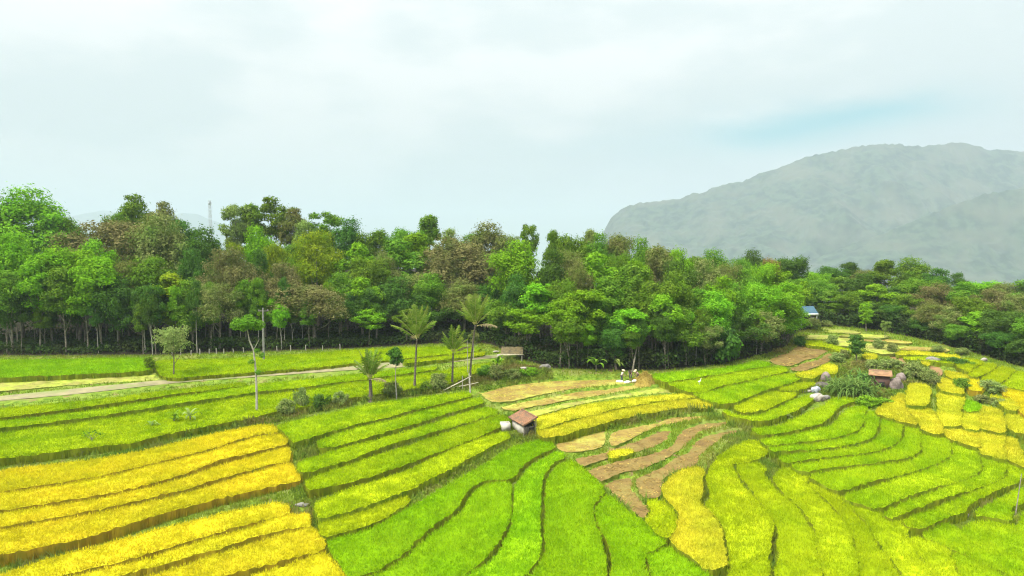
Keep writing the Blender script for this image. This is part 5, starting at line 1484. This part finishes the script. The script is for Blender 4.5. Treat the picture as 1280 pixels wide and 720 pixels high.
stick('leaning_stick', a - np.array([0, 0, .2]), b, .045, .025, 'thin grey stick leaning in the small corner plot', 'stick', M_WOOD)
for u, vb, vt, lab in ((790, 465, 432, 'leaning bare trunk behind the workers at the wood edge'),):
    a = unproj_T(u, vb)
    b = at_depth(u + 9, vt - 14, a[1] + 1.5)
    stick('dead_tree', a - np.array([0, 0, .2]), b, .13, .07, lab, 'dead tree', M_BARK)

# lattice mast far behind the wood
p = at_depth(262, 250, 620.0)
base = gz(p[0], 620)
H = p[2] - base
m = MB()
def wd(h): return 2.6 - 1.9 * h / H
lv = np.linspace(0, H, 18)
for sx in (-1, 1):
    for sy in (-1, 1):
        m.tube([[sx * wd(h), sy * wd(h), h] for h in lv], .09, 4)
for i in range(17):
    h0, h1 = lv[i], lv[i + 1]
    for (ax_, ay_), (bx_, by_) in (((-1, -1), (1, -1)), ((1, -1), (1, 1)), ((1, 1), (-1, 1)), ((-1, 1), (-1, -1))):
        m.tube([[ax_ * wd(h0), ay_ * wd(h0), h0], [bx_ * wd(h1), by_ * wd(h1), h1]], .05, 4)
        m.tube([[bx_ * wd(h0), by_ * wd(h0), h0], [ax_ * wd(h1), ay_ * wd(h1), h1]], .10, 4)
root = link('radio_mast', None, loc=(p[0], 620, base))
tag(root, 'slender grey lattice mast rising behind the wood', 'mast')
m.build('lattice', M_METAL, root)
m = MB()
for a_ in (0, 2.1, 4.2):
    m.box((1.1 * math.cos(a_), 1.1 * math.sin(a_), H - 3), (.5, .5, 2.6), a_)
m.build('antenna', M_METAL, root)

# ------------------------------------------------------------------ hut
def mat_tiles(name, ca, cb, cc):
    t = NT(name)
    tc = t.node('ShaderNodeTexCoord')
    br = t.node('ShaderNodeTexBrick', {'Vector': tc.outputs['Object'], 'Color1': ca, 'Color2': cb, 'Mortar': (0.10, 0.05, 0.03), 'Scale': 3.2, 'Mortar Size': 0.02})
    col = t.mix(t.ramp(t.noise(1.6, 6), 0.45, 0.62), br.outputs[0], cc)
    bp = t.node('ShaderNodeBump', {'Height': br.outputs[1], 'Strength': 0.7, 'Distance': 0.05, })
    bp.invert = True
    p_ = t.node('ShaderNodeBsdfPrincipled', {'Base Color': col, 'Roughness': 0.9, 'Normal': bp.outputs[0]})
    t.l.new(p_.outputs[0], t.out.inputs[0])
    return t.m


M_TILE = mat_tiles('clay_tiles', (0.31, 0.15, 0.07), (0.20, 0.10, 0.05), (0.11, 0.075, 0.045))
M_WHITEWALL = mat_noise('whitewash', (0.38, 0.36, 0.29), (0.52, 0.49, 0.41), 2.5, 0.9, (0.25, 0.235, 0.19), 1.2)
M_DARKWALL = mat_noise('dark_boards', (0.07, 0.065, 0.05), (0.15, 0.135, 0.10), 3, 0.95)
M_BLACK = mat_noise('door_gap', (0.015, 0.014, 0.012), (0.03, 0.028, 0.024), 3, 0.95)


def tiled_slab(mb_, P00, P10, P11, P01, thick, nu, nv, m=0):
    """A roof slope of overlapping curved tile courses between four corners."""
    P00, P10, P11, P01 = [np.array(q, float) for q in (P00, P10, P11, P01)]
    nrm_ = np.cross(P10 - P00, P01 - P00)
    nrm_ /= np.linalg.norm(nrm_)
    if nrm_[2] < 0:
        nrm_ = -nrm_
    U = np.linspace(0, 1, nu * 4 + 1)
    Vv = np.linspace(0, 1, nv * 2 + 1)
    G = []
    for j, v in enumerate(Vv):
        for i, u in enumerate(U):
            p = (P00 * (1 - u) + P10 * u) * (1 - v) + (P01 * (1 - u) + P11 * u) * v
            G.append(p + nrm_ * (thick + 0.035 * math.cos(u * nu * 2 * math.pi) + (0.05 if j % 2 == 0 else 0.0) + random.uniform(-.008, .008)))
    nU = len(U)
    F_ = [[j * nU + i, j * nU + i + 1, (j + 1) * nU + i + 1, (j + 1) * nU + i] for j in range(len(Vv) - 1) for i in range(nU - 1)]
    mb_.add(G, F_, m)
    n_ = len(Vv)
    # underside
    mb_.add([P00, P10, P11, P01], [[0, 1, 2, 3]], m)
    rim_ = [0, nU - 1, n_ * nU - 1, (n_ - 1) * nU]
    c4 = [P00, P10, P11, P01]
    for a_, b_ in ((0, 1), (1, 2), (2, 3), (3, 0)):
        mb_.add([c4[a_], c4[b_], G[rim_[b_]], G[rim_[a_]]], [[0, 1, 2, 3]], m)


hx, hy = unproj_T(654, 545)[:2]
hz0 = gz(hx, hy)
hut = link('hut', None, loc=(hx, hy + 1.6, hz0))
hut.rotation_euler = (0, 0, R(24))
tag(hut, 'small field hut with a lean-to of weathered clay tiles and a whitewashed side wall', 'hut')
LX, LY = 1.4, 3.2
zl, zr = 1.2, 1.8
m = MB()   # roof: long slope facing the camera's left, small drop on the far side
tiled_slab(m, (-LX / 2 - .15, -LY / 2 - .25, zl - .08), (-LX / 2 - .15, LY / 2 + .25, zl - .08), (LX / 2 + .05, LY / 2 + .25, zr), (LX / 2 + .05, -LY / 2 - .25, zr), 0.06, 14, 7)
roof = m.build('roof', M_TILE, hut)
m = MB()
m.tube([[LX / 2 + .05, -LY / 2 - .27, zr + .10], [LX / 2 + .05, LY / 2 + .27, zr + .10]], .09, 8)
m.build('ridge_tile', M_TILE, roof)
m = MB()
m.box((-LX / 2 + .05, -0.2, zl / 2 - .1), (.09, 2.7, zl - .02))
m.build('side_wall', M_WHITEWALL, hut)
m = MB()
m.box((0.05, -LY / 2 + .06, .40), (LX - .16, .1, 1.12))
m.box((0.05, LY / 2 - .06, .40), (LX - .16, .1, 1.12))
m.box((LX / 2 - .06, 0, .62), (.1, LY - .26, 1.6))
m.build('board_wall', M_DARKWALL, hut)
m = MB()
m.box((0.2, -LY / 2 - .01, .38), (.55, .05, .9))
m.build('door', M_BLACK, hut)
for px_ in (-LX / 2, LX / 2 - .05):
    m = MB()
    m.tube([[px_, -LY / 2 - .15, -.15], [px_, -LY / 2 - .15, (zl if px_ < 0 else zr) - .06]], .055, 7)
    m.build('post', M_WOOD, hut)

# whitewashed cistern beside the hut, open on top
x, y = at_px(634.5, 541)
tank = link('water_tank', None, loc=(x - .25, y + .9, gz(x, y)))
tank.rotation_euler = (0, 0, R(12))
tag(tank, 'small square white water tank beside the tiled hut', 'water tank')
m = MB()
m.box((0, -.42, .4), (.95, .08, .9)); m.box((0, .42, .4), (.95, .08, .9)); m.box((-.43, 0, .4), (.08, .76, .9)); m.box((.43, 0, .4), (.08, .76, .9))
m.build('wall', M_WHITEWALL, tank)
m = MB()
m.box((0, 0, .74), (.78, .76, .04))
m.build('lid', M_WHITEWALL, tank)

# ------------------------------------------------------------------ brick shed
M_BRICK = mat_tiles('red_brick', (0.17, 0.065, 0.055), (0.12, 0.05, 0.045), (0.10, 0.055, 0.05))
M_RUST = mat_noise('clay_sheet_roof', (0.22, 0.12, 0.055), (0.30, 0.17, 0.08), 2, 0.85, (0.15, 0.085, 0.045), 1.2)
x, y = at_px(1104, 486)
shed = link('shed', None, loc=(x + .5, y + 1.7, gz(x, y)))
shed.rotation_euler = (0, 0, R(-28))
tag(shed, 'low red-brick shed with a plain orange-brown roof on the far slope', 'shed')
m = MB()
for cx_, cy_, sx_, sy_ in ((0, -1.5, 2.1, .12), (-1.0, .06, .12, 3.0), (1.0, .06, .12, 3.0), (0, 1.55, 2.1, .12)):
    m.box((cx_, cy_, .72), (sx_, sy_, 1.75))
m.build('wall', M_BRICK, shed)
m = MB()
n_ = 21
G = []
for j, yy in enumerate((-1.85, 1.9)):
    for i in range(n_):
        xx = -1.35 + 2.7 * i / (n_ - 1)
        G.append((xx, yy, 1.66 + .16 * j + 0.02 * (i % 2)))
G2 = [(a_, b_, c_ - .05) for a_, b_, c_ in G]
m.add(G + G2, [[i, i + 1, n_ + i + 1, n_ + i] for i in range(n_ - 1)] + [[2 * n_ + i + 1, 2 * n_ + i, 3 * n_ + i, 3 * n_ + i + 1] for i in range(n_ - 1)] +
      [[i + 1, i, 2 * n_ + i, 2 * n_ + i + 1] for i in range(n_ - 1)] + [[n_ + i, n_ + i + 1, 3 * n_ + i + 1, 3 * n_ + i] for i in range(n_ - 1)] + [[0, n_, 3 * n_, 2 * n_], [2 * n_ - 1, n_ - 1, 3 * n_ - 1, 4 * n_ - 1]])
m.build('roof', M_RUST, shed)
m = MB()
m.box((.2, -1.57, .42), (.6, .04, .85))
m.build('door', M_BLACK, shed)

# ------------------------------------------------------------------ blue-roofed house in the far trees
M_BLUE = mat_noise('blue_sheet', (0.018, 0.06, 0.09), (0.03, 0.09, 0.125), 2, 0.5)
M_WHITE = mat_noise('white_paint', (0.66, 0.67, 0.66), (0.80, 0.80, 0.79), 3, 0.7)
hp = unproj_T(1010, 412)
house = link('house', None, loc=(hp[0] + .6, hp[1] + 3.0, gz(hp[0], hp[1] + 3.0)))
house.rotation_euler = (0, 0, R(8))
tag(house, 'little blue-roofed house with white eaves half hidden among the far trees', 'house')
m = MB()
m.box((0, 0, 1.2), (2.6, 2.4, 2.6))
m.build('wall', M_DARKWALL, house)
m = MB()
m.add([(-1.7, -1.6, 2.55), (1.7, -1.6, 2.55), (1.7, 0, 3.75), (-1.7, 0, 3.75), (1.7, 1.6, 2.55), (-1.7, 1.6, 2.55)], [[0, 1, 2, 3], [3, 2, 4, 5]])
m.add([(-1.7, -1.6, 2.49), (1.7, -1.6, 2.49), (1.7, 0, 3.69), (-1.7, 0, 3.69), (1.7, 1.6, 2.49), (-1.7, 1.6, 2.49)], [[1, 0, 3, 2], [2, 3, 5, 4]])
m.build('roof', M_BLUE, house)
m = MB()
m.box((0, -1.62, 2.40), (3.4, .07, .32)); m.box((1.72, 0, 2.40), (.07, 3.16, .32))
m.build('eaves_board', M_WHITE, house)
m = MB()
m.box((-.4, -1.21, 1.0), (.75, .05, 1.9))
m.build('door', M_BLACK, house)
m = MB()
m.box((.75, -1.21, 1.35), (.7, .05, .8))
m.build('window', M_WHITE, house)
for px_ in (-1.5, 1.5):
    m = MB()
    m.tube([[px_, -1.5, -.2], [px_, -1.5, 2.42]], .06, 6)
    m.build('porch_post', M_WHITE, house)

# ------------------------------------------------------------------ open shelter by the track
M_THATCH = mat_noise('thatch', (0.09, 0.07, 0.03), (0.15, 0.12, 0.055), 5, 0.95, (0.07, 0.06, 0.035), 1.5, 0.4)
x, y = at_px(641, 451)
sh = link('shelter', None, loc=(x, y + .8, gz(x, y)))
sh.rotation_euler = (0, 0, R(-4))
tag(sh, 'open shelter with a tan thatched roof and one white post by the track end', 'shelter')
m = MB()
G = [(-1.75, -1.0, 1.02), (1.5, -1.0, 1.02), (1.5, 1.2, 1.75), (-1.75, 1.2, 1.75)]
nxx = 14
V_ = []
for j in range(7):
    for i in range(nxx):
        u_2, v_2 = i / (nxx - 1), j / 6
        pp = (np.array(G[0]) * (1 - u_2) + np.array(G[1]) * u_2) * (1 - v_2) + (np.array(G[3]) * (1 - u_2) + np.array(G[2]) * u_2) * v_2
        V_.append(pp + np.array([0, random.uniform(-.03, .03), random.uniform(0, .07)]))
V_ = np.array(V_)
Fr = [[j * nxx + i, j * nxx + i + 1, (j + 1) * nxx + i + 1, (j + 1) * nxx + i] for j in range(6) for i in range(nxx - 1)]
m.add(V_, Fr)
m.add(V_ - np.array([0, 0, .14]), [f[::-1] for f in Fr])
rimi = list(range(nxx)) + [j * nxx + nxx - 1 for j in range(1, 7)] + [6 * nxx + i for i in range(nxx - 2, -1, -1)] + [j * nxx for j in range(5, 0, -1)]
for a_, b_ in zip(rimi, rimi[1:] + rimi[:1]):
    m.add([V_[a_], V_[b_], V_[b_] - [0, 0, .14], V_[a_] - [0, 0, .14]], [[0, 1, 2, 3]])
m.build('roof', M_THATCH, sh)
m = MB()
m.box((-.1, -1.06, .98), (3.5, .07, .14))
m.build('front_beam', M_BAMBOO, sh)
for px_, py_, hh in ((1.4, -.95, .92), (-1.6, -.95, .92), (1.4, 1.1, 1.55), (-1.6, 1.1, 1.55)):
    m = MB()
    m.tube([[px_, py_, -.2], [px_, py_, hh]], .065, 7)
    m.build('post', M_BARK_W if px_ > 0 and py_ < 0 else M_WOOD, sh)


# ------------------------------------------------------------------ boulders, rubble, sacks, straw
def boulder_mesh(seed, sx, sy, sz, rough_=0.22, n=3):
    import bmesh
    bm = bmesh.new()
    bmesh.ops.create_icosphere(bm, subdivisions=n, radius=1.0)
    rl = np.random.default_rng(seed)
    w = rl.normal(0, 1, (5, 3)) * 1.6
    ph = rl.uniform(0, 6, 5)
    for v in bm.verts:
        p = np.array(v.co)
        d = sum(math.sin(float(w[k] @ p) * (1 + k * .5) + ph[k]) / (1 + k) for k in range(5)) * rough_ * 0.6
        p = p * (1 + d)
        v.co = (p[0] * sx, p[1] * sy, p[2] * sz)
    me_ = bpy.data.meshes.new('boulder')
    bm.to_mesh(me_)
    bm.free()
    return me_


M_ROCKP = mat_noise('pinkish_rock', (0.15, 0.115, 0.10), (0.26, 0.21, 0.185), 2.5, 0.9, (0.09, 0.075, 0.065), 1.0, 0.5)
M_ROCKW = mat_noise('pale_rock', (0.26, 0.235, 0.195), (0.42, 0.39, 0.33), 2.5, 0.9, (0.14, 0.12, 0.095), 1.0, 0.5)
M_ROCKB = mat_noise('bluish_white_rock', (0.28, 0.31, 0.35), (0.42, 0.45, 0.49), 2.5, 0.85, (0.18, 0.19, 0.21), 1.2, 0.5)
M_ROCKG = mat_noise('grey_rock', (0.15, 0.14, 0.12), (0.24, 0.225, 0.20), 2.5, 0.9, (0.10, 0.095, 0.08), 1.0, 0.5)
M_ROCKD = mat_noise('dark_rock', (0.06, 0.05, 0.045), (0.13, 0.11, 0.095), 2.5, 0.9)


def boulder(u, vb, sx, sy, sz, mat, label, seed, rz=0.0, cat='boulder', lift=0.55):
    x, y = at_px(u, vb)
    me_ = boulder_mesh(seed, sx, sy, sz)
    me_.materials.append(mat)
    for p_ in me_.polygons:
        p_.use_smooth = len(me_.polygons) > 400
    o = link('boulder', me_, None, (x, y + sy * .8, gz(x, y) + sz * lift))
    o.rotation_euler = (0, 0, rz)
    return tag(o, label, cat)


boulder(1034, 479, .65, .6, .95, M_ROCKP, 'upright pinkish boulder at the edge of the bright yellow patch', 1)
boulder(1025, 503, .95, .7, .60, M_ROCKW, 'largest pale cream boulder above the topmost curved terrace', 2)
boulder(1022, 492, .55, .5, .50, M_ROCKB, 'bluish-white boulder between the pinkish and the cream boulders', 3)
boulder(1029, 486, .9, .7, .55, M_ROCKD, 'dark rock in the hollow below the pinkish boulder', 4)
boulder(1035, 500, .45, .45, .35, M_ROCKG, 'small grey stone right beside the cream boulder', 5)
boulder(1123, 488, .85, .7, 1.0, M_ROCKP, 'large rounded pinkish-grey boulder right of the brick shed', 6, .4)
boulder(1128, 478, .65, .6, .8, M_ROCKP, 'smaller rounded boulder touching the back of the shed boulder', 7, 1.0)
boulder(1171, 455, 1.15, .9, .55, M_ROCKG, 'flat grey boulder on the far slope above the red soil square', 8)
boulder(1232, 452, .45, .4, .3, M_ROCKW, 'small white stone at the wood edge by the lime plots', 9)
boulder(1211, 489, .4, .3, .25, M_ROCKW, 'small white stone at the top of the weedy mound', 10)
boulder(1204, 647, .9, .5, .18, M_ROCKG, 'flat stony patch at the end of the lowest curved terrace', 11)
boulder(377, 634, .55, .35, .16, M_ROCKG, 'flat grey stone on the path between golden and green strips', 12)
for i, (u, v, s_) in enumerate(((1000, 489, .30), (1004, 491, .36), (1008, 489, .28), (1003, 487, .24), (1011, 490, .26))):
    x, y = at_px(u, v)
    me_ = boulder_mesh(40 + i, s_ * 1.2, s_, s_ * .7)
    me_.materials.append(M_ROCKP if i % 2 else M_ROCKW)
    tag(link('rubble_stone', me_, None, (x, y, gz(x, y) + s_ * .3)), 'brownish stone in the small heap of rubble left of the boulders', 'stone', 'rubble stones by the boulders')
for u, v, lab in ((620, 440, 'flat white sheet-covered bundle lying left of the shelter'), (625, 446, 'rounded white covered mound in front of the shelter')):
    x, y = at_px(u, v)
    me_ = boulder_mesh(60 + int(u), .55 if v > 442 else .5, .4, .34 if v > 442 else .14, .12)
    me_.materials.append(M_ROCKW)
    tag(link('covered_bundle', me_, None, (x, y, gz(x, y) + .12)), lab, 'bundle')
boulder(655, 464, .6, .4, .35, M_ROCKW, 'pale weathered log-like rock at the wood edge right of the shelter', 13)
boulder(682, 463, .8, .4, .5, M_ROCKG, 'grey rock at the foot of the bare stems above the tan terrace', 14)

# straw heap
x, y = at_px(809, 481)
m = MB()
rl = np.random.default_rng(90)
nr, na = 14, 30
Vh = []
for i in range(nr):
    for j in range(na):
        f = i / (nr - 1)
        a_ = j / na * 2 * math.pi
        rr = (1 - f) * 2.1 * (1 + .12 * math.sin(3 * a_ + 1) + .06 * math.sin(7 * a_))
        Vh.append((rr * math.cos(a_) * 1.05, rr * math.sin(a_) * .95, 1.65 * (1 - (1 - f) ** 1.25) - .15 + rl.uniform(-.06, .06)))
Fh = [[i * na + j, i * na + (j + 1) % na, (i + 1) * na + (j + 1) % na, (i + 1) * na + j] for i in range(nr - 1) for j in range(na)]
m.add(Vh, Fh)
Vh = np.array(Vh)
ks = rl.integers(0, len(Vh), 5200)
b0 = Vh[ks] + rl.normal(0, .08, (5200, 3))
tp_ = b0 + rl.normal(0, .22, (5200, 3)) + np.array([0, 0, -.02])
V, F_ = blades(b0, tp_, rl.uniform(.03, .06, 5200), rl)
m.add(V, F_)
M_STRAW = mat_leaf('straw', (0.26, 0.19, 0.04), (0.44, 0.34, 0.085), (0.32, 0.24, 0.055), .1, .8)
o = m.build('straw_heap', M_STRAW, None, (x, y + 1.4, gz(x, y)))
tag(o, 'conical heap of golden threshed straw at the end of the tan terraces', 'straw heap')

M_SACK = mat_noise('white_sack', (0.60, 0.58, 0.52), (0.74, 0.72, 0.66), 4, 0.9)
for i, (u, v, lab) in enumerate(((774.5, 476, 'white rice sack lying leftmost beside the workers'), (784, 477, 'white rice sack lying in front of the workers'), (793, 477.5, 'white rice sack lying nearest the straw heap'))):
    x, y = at_px(u, v)
    mm = boulder_mesh(70 + i, .48, .30, .20, .10)
    mm.materials.append(M_SACK)
    o = link('sack', mm, None, (x, y, gz(x, y) + .16))
    o.rotation_euler = (0, 0, .4 * i)
    tag(o, lab, 'sack', 'rice sacks by the straw heap')

# ------------------------------------------------------------------ people at the straw heap
import bmesh
M_SKIN = mat_noise('skin', (0.22, 0.12, 0.08), (0.28, 0.16, 0.10), 8, .6)
M_HAIR = mat_noise('hair', (0.012, 0.010, 0.009), (0.03, 0.026, 0.022), 20, .6)
M_HAT = mat_noise('woven_hat', (0.48, 0.38, 0.20), (0.62, 0.52, 0.30), 12, .85)
M_EYE = mat_noise('eye', (0.02, 0.015, 0.012), (0.04, 0.03, 0.025), 8, .4)


def skinned(name, pts, edges, mats, parent, root_i=0, sub=2):
    me_ = bpy.data.meshes.new(name)
    bm = bmesh.new()
    lay = bm.verts.layers.skin.verify()
    vs__ = []
    for i, (p, r) in enumerate(pts):
        v = bm.verts.new(p)
        v[lay].radius = (r, r) if not isinstance(r, tuple) else r
        v[lay].use_root = i == root_i
        vs__.append(v)
    for a_, b_ in edges:
        bm.edges.new((vs__[a_], vs__[b_]))
    bm.to_mesh(me_)
    bm.free()
    for q in mats:
        me_.materials.append(q)
    o = link(name, me_, parent)
    md = o.modifiers.new('skin', 'SKIN')
    md.use_smooth_shade = True
    s2 = o.modifiers.new('smooth', 'SUBSURF')
    s2.levels = s2.render_levels = sub
    return o


def person(u, v, rz, lean, label, shirt, trousers, hat, seed, arms=1.0, crouch=0.0):
    """Adult bent forward by `lean` (radians); facing local -Y."""
    x, y = at_px(u, v)
    root = link('person', None, loc=(x, y, gz(x, y) + .02))
    root.rotation_euler = (0, 0, rz)
    tag(root, label, 'person', 'workers at the straw heap')
    hipz = 0.90 - 0.42 * crouch
    kf = 0.02 + 0.34 * crouch
    hip = np.array([0, .10 * lean + .18 * crouch, hipz])
    up_ = np.array([0, -math.sin(lean), math.cos(lean)])
    fw = np.array([0, -math.cos(lean), -math.sin(lean)])
    chest = hip + up_ * .34
    neck = hip + up_ * .52
    head = neck + up_ * .17 + fw * .03
    hd2 = head + up_ * .08
    pts = [(hip, .125), (hip + up_ * .17, .115), (chest, .135), (neck - up_ * .02, .062), (neck + up_ * .05, .052), (head - up_ * .03 + fw * .012, .072), (head + up_ * .03, .088), (hd2, .078), (hd2 + up_ * .045, .05)]
    edges = [(i, i + 1) for i in range(8)]
    sleeves, legs = [], []
    for s_ in (-1, 1):
        sh_ = chest + up_ * .12 + np.array([s_ * .17, 0, 0])
        elb = sh_ + np.array([s_ * .07, -.10 * arms, -.25])
        wri = elb + np.array([-s_ * .04, -.20 * arms, -.13])
        dirh = (wri - elb) / np.linalg.norm(wri - elb)
        palm_ = wri + dirh * .055
        kn = len(pts)
        pts += [(sh_, .056), (elb, .043), (wri, .029), (palm_, .033)]
        edges += [(2, kn), (kn, kn + 1), (kn + 1, kn + 2), (kn + 2, kn + 3)]
        sleeves.append((sh_, elb))
        sidev = np.array([1.0, 0, 0])
        for q, (off, ln) in enumerate(((-.027, .062), (-.009, .075), (.009, .072), (.027, .056))):
            kk = len(pts)
            f1 = palm_ + dirh * .03 + sidev * off
            f2 = f1 + dirh * ln * .55 + np.array([0, .0, -.008])
            f3 = f2 + (dirh * .6 + np.array([0, .15, -.6])) * ln * .5
            pts += [(f1, .0095), (f2, .0085), (f3, .007)]
            edges += [(kn + 3, kk), (kk, kk + 1), (kk + 1, kk + 2)]
        kk = len(pts)
        th = palm_ - dirh * .02 - sidev * s_ * .03
        pts += [(th, .010), (th + dirh * .035 - sidev * s_ * .018, .009)]
        edges += [(kn + 3, kk), (kk, kk + 1)]
        hj = hip + np.array([s_ * .09, 0, -.05])
        knee = np.array([s_ * .11, -kf - .05 + hip[1] * .3, .47])
        ank = np.array([s_ * .11, .03, .085])
        toe = ank + np.array([s_ * .02, -.17, -.05])
        kn = len(pts)
        pts += [(hj, .088), (knee, .06), ((knee + ank) / 2 + np.array([0, .02, .04]), .055), (ank, .038), (ank + np.array([0, -.07, -.04]), .042), (toe, .03)]
        edges += [(0, kn), (kn, kn + 1), (kn + 1, kn + 2), (kn + 2, kn + 3), (kn + 3, kn + 4), (kn + 4, kn + 5)]
        legs.append((hj, knee, ank))
    # nose and ears
    kk = len(pts)
    pts += [(head + fw * .095 - up_ * .005, .014), (head + np.array([.085, 0, 0]), .016), (head - np.array([.085, 0, 0]), .016)]
    edges += [(6, kk), (6, kk + 1), (6, kk + 2)]
    skinned('body', pts, edges, [M_SKIN], root)
    for s_ in (-1, 1):
        m_ = MB()
        e = head + fw * .082 + np.array([s_ * .032, 0, 0]) + up_ * .022
        m_.box(e, (.024, .012, .012))
        m_.build('eye', M_EYE, root)
    m_ = MB()
    m_.box(head + fw * .078 - up_ * .045, (.045, .012, .01))
    m_.build('mouth', M_EYE, root)
    sp, se = [(hip - up_ * .02, .14), (hip + up_ * .17, .132), (chest, .155), (neck - up_ * .03, .085)], [(0, 1), (1, 2), (2, 3)]
    for a_, b_ in sleeves:
        kk = len(sp)
        sp += [(a_, .074), (a_ * .35 + b_ * .65, .064)]
        se += [(2, kk), (kk, kk + 1)]
    skinned('shirt', sp, se, [shirt], root)
    tp2, te = [(hip + up_ * .03, .142)], []
    for a_, b_, c_ in legs:
        kk = len(tp2)
        tp2 += [(a_, .105), (b_, .078), (b_ * .3 + c_ * .7, .066)]
        te += [(0, kk), (kk, kk + 1), (kk + 1, kk + 2)]
    skinned('trousers', tp2, te, [trousers], root)
    hb = MB()
    if hat:
        ang = np.linspace(0, 2 * math.pi, 20, endpoint=False)
        a1 = np.array([1.0, 0, 0])
        apex = hd2 + up_ * .16
        ring = hd2 + up_ * .0 + .25 * (np.cos(ang)[:, None] * a1 + np.sin(ang)[:, None] * fw)
        hb.add(np.vstack([ring, [apex], ring - up_ * .012, [apex - up_ * .02]]), [[i, (i + 1) % 20, 20] for i in range(20)] + [[21 + (i + 1) % 20, 21 + i, 41] for i in range(20)])
        hb.build('hat', M_HAT, root)
    else:
        me_ = boulder_mesh(seed, .094, .098, .085, .05)
        me_.materials.append(M_HAIR)
        o = link('hair', me_, root, tuple(hd2 + up_ * .012 - fw * .022))
    return root


M_SHIRTW = mat_noise('white_cotton', (0.62, 0.60, 0.55), (0.74, 0.72, 0.67), 8, .9)
M_SHIRTP = mat_noise('dusty_pink_cotton', (0.42, 0.28, 0.27), (0.52, 0.36, 0.34), 8, .9)
M_SHIRTD = mat_noise('dark_cotton', (0.05, 0.05, 0.06), (0.10, 0.09, 0.10), 8, .9)
M_TROU = mat_noise('dark_trousers', (0.04, 0.045, 0.06), (0.08, 0.08, 0.10), 8, .9)
person(777, 475.5, R(60), 0.35, 'worker in a white shirt and pointed straw hat, standing leftmost by the sacks', M_SHIRTW, M_TROU, True, 1)
person(788, 475, R(-20), 0.95, 'worker in a dark shirt bending over between the sacks', M_SHIRTD, M_TROU, False, 2, 1.3)
person(797, 475.5, R(-70), 0.75, 'worker in a dusty pink shirt stooping beside the straw heap', M_SHIRTP, M_TROU, True, 3, 1.2, 0.3)

# ------------------------------------------------------------------ egret
p = LAID['K2']
e_ = unproj_T(874, 481, .8)
root = link('egret', None, loc=(e_[0], e_[1], p.top(e_[1]) - .02))
root.rotation_euler = (0, 0, R(70))
tag(root, 'small white egret standing on the bright green rice strip', 'bird')
M_FEATHER = mat_noise('white_feathers', (0.74, 0.74, 0.71), (0.82, 0.82, 0.80), 9, .8)
M_BILL = mat_noise('bill', (0.45, 0.32, 0.05), (0.55, 0.40, 0.08), 9, .5)
skinned('body', [((0, .16, .30), .03), ((0, .08, .33), .085), ((0, -.03, .36), .10), ((0, -.12, .40), .07), ((0, -.17, .50), .035), ((0, -.13, .60), .028), ((0, -.16, .68), .028), ((0, -.20, .715), .042), ((0, -.25, .715), .022),
                 ((.04, .0, .26), .03), ((.04, .01, .13), .013), ((.04, .0, -.05), .011), ((-.04, .0, .26), .03), ((-.04, .01, .13), .013), ((-.04, .0, -.05), .011)],
        [(0, 1), (1, 2), (2, 3), (3, 4), (4, 5), (5, 6), (6, 7), (7, 8), (2, 9), (9, 10), (10, 11), (2, 12), (12, 13), (13, 14)], [M_FEATHER], root, 2)
m = MB()
m.tube([[0, -.26, .715], [0, -.38, .695]], [.014, .003], 6)
m.build('bill', M_BILL, root)
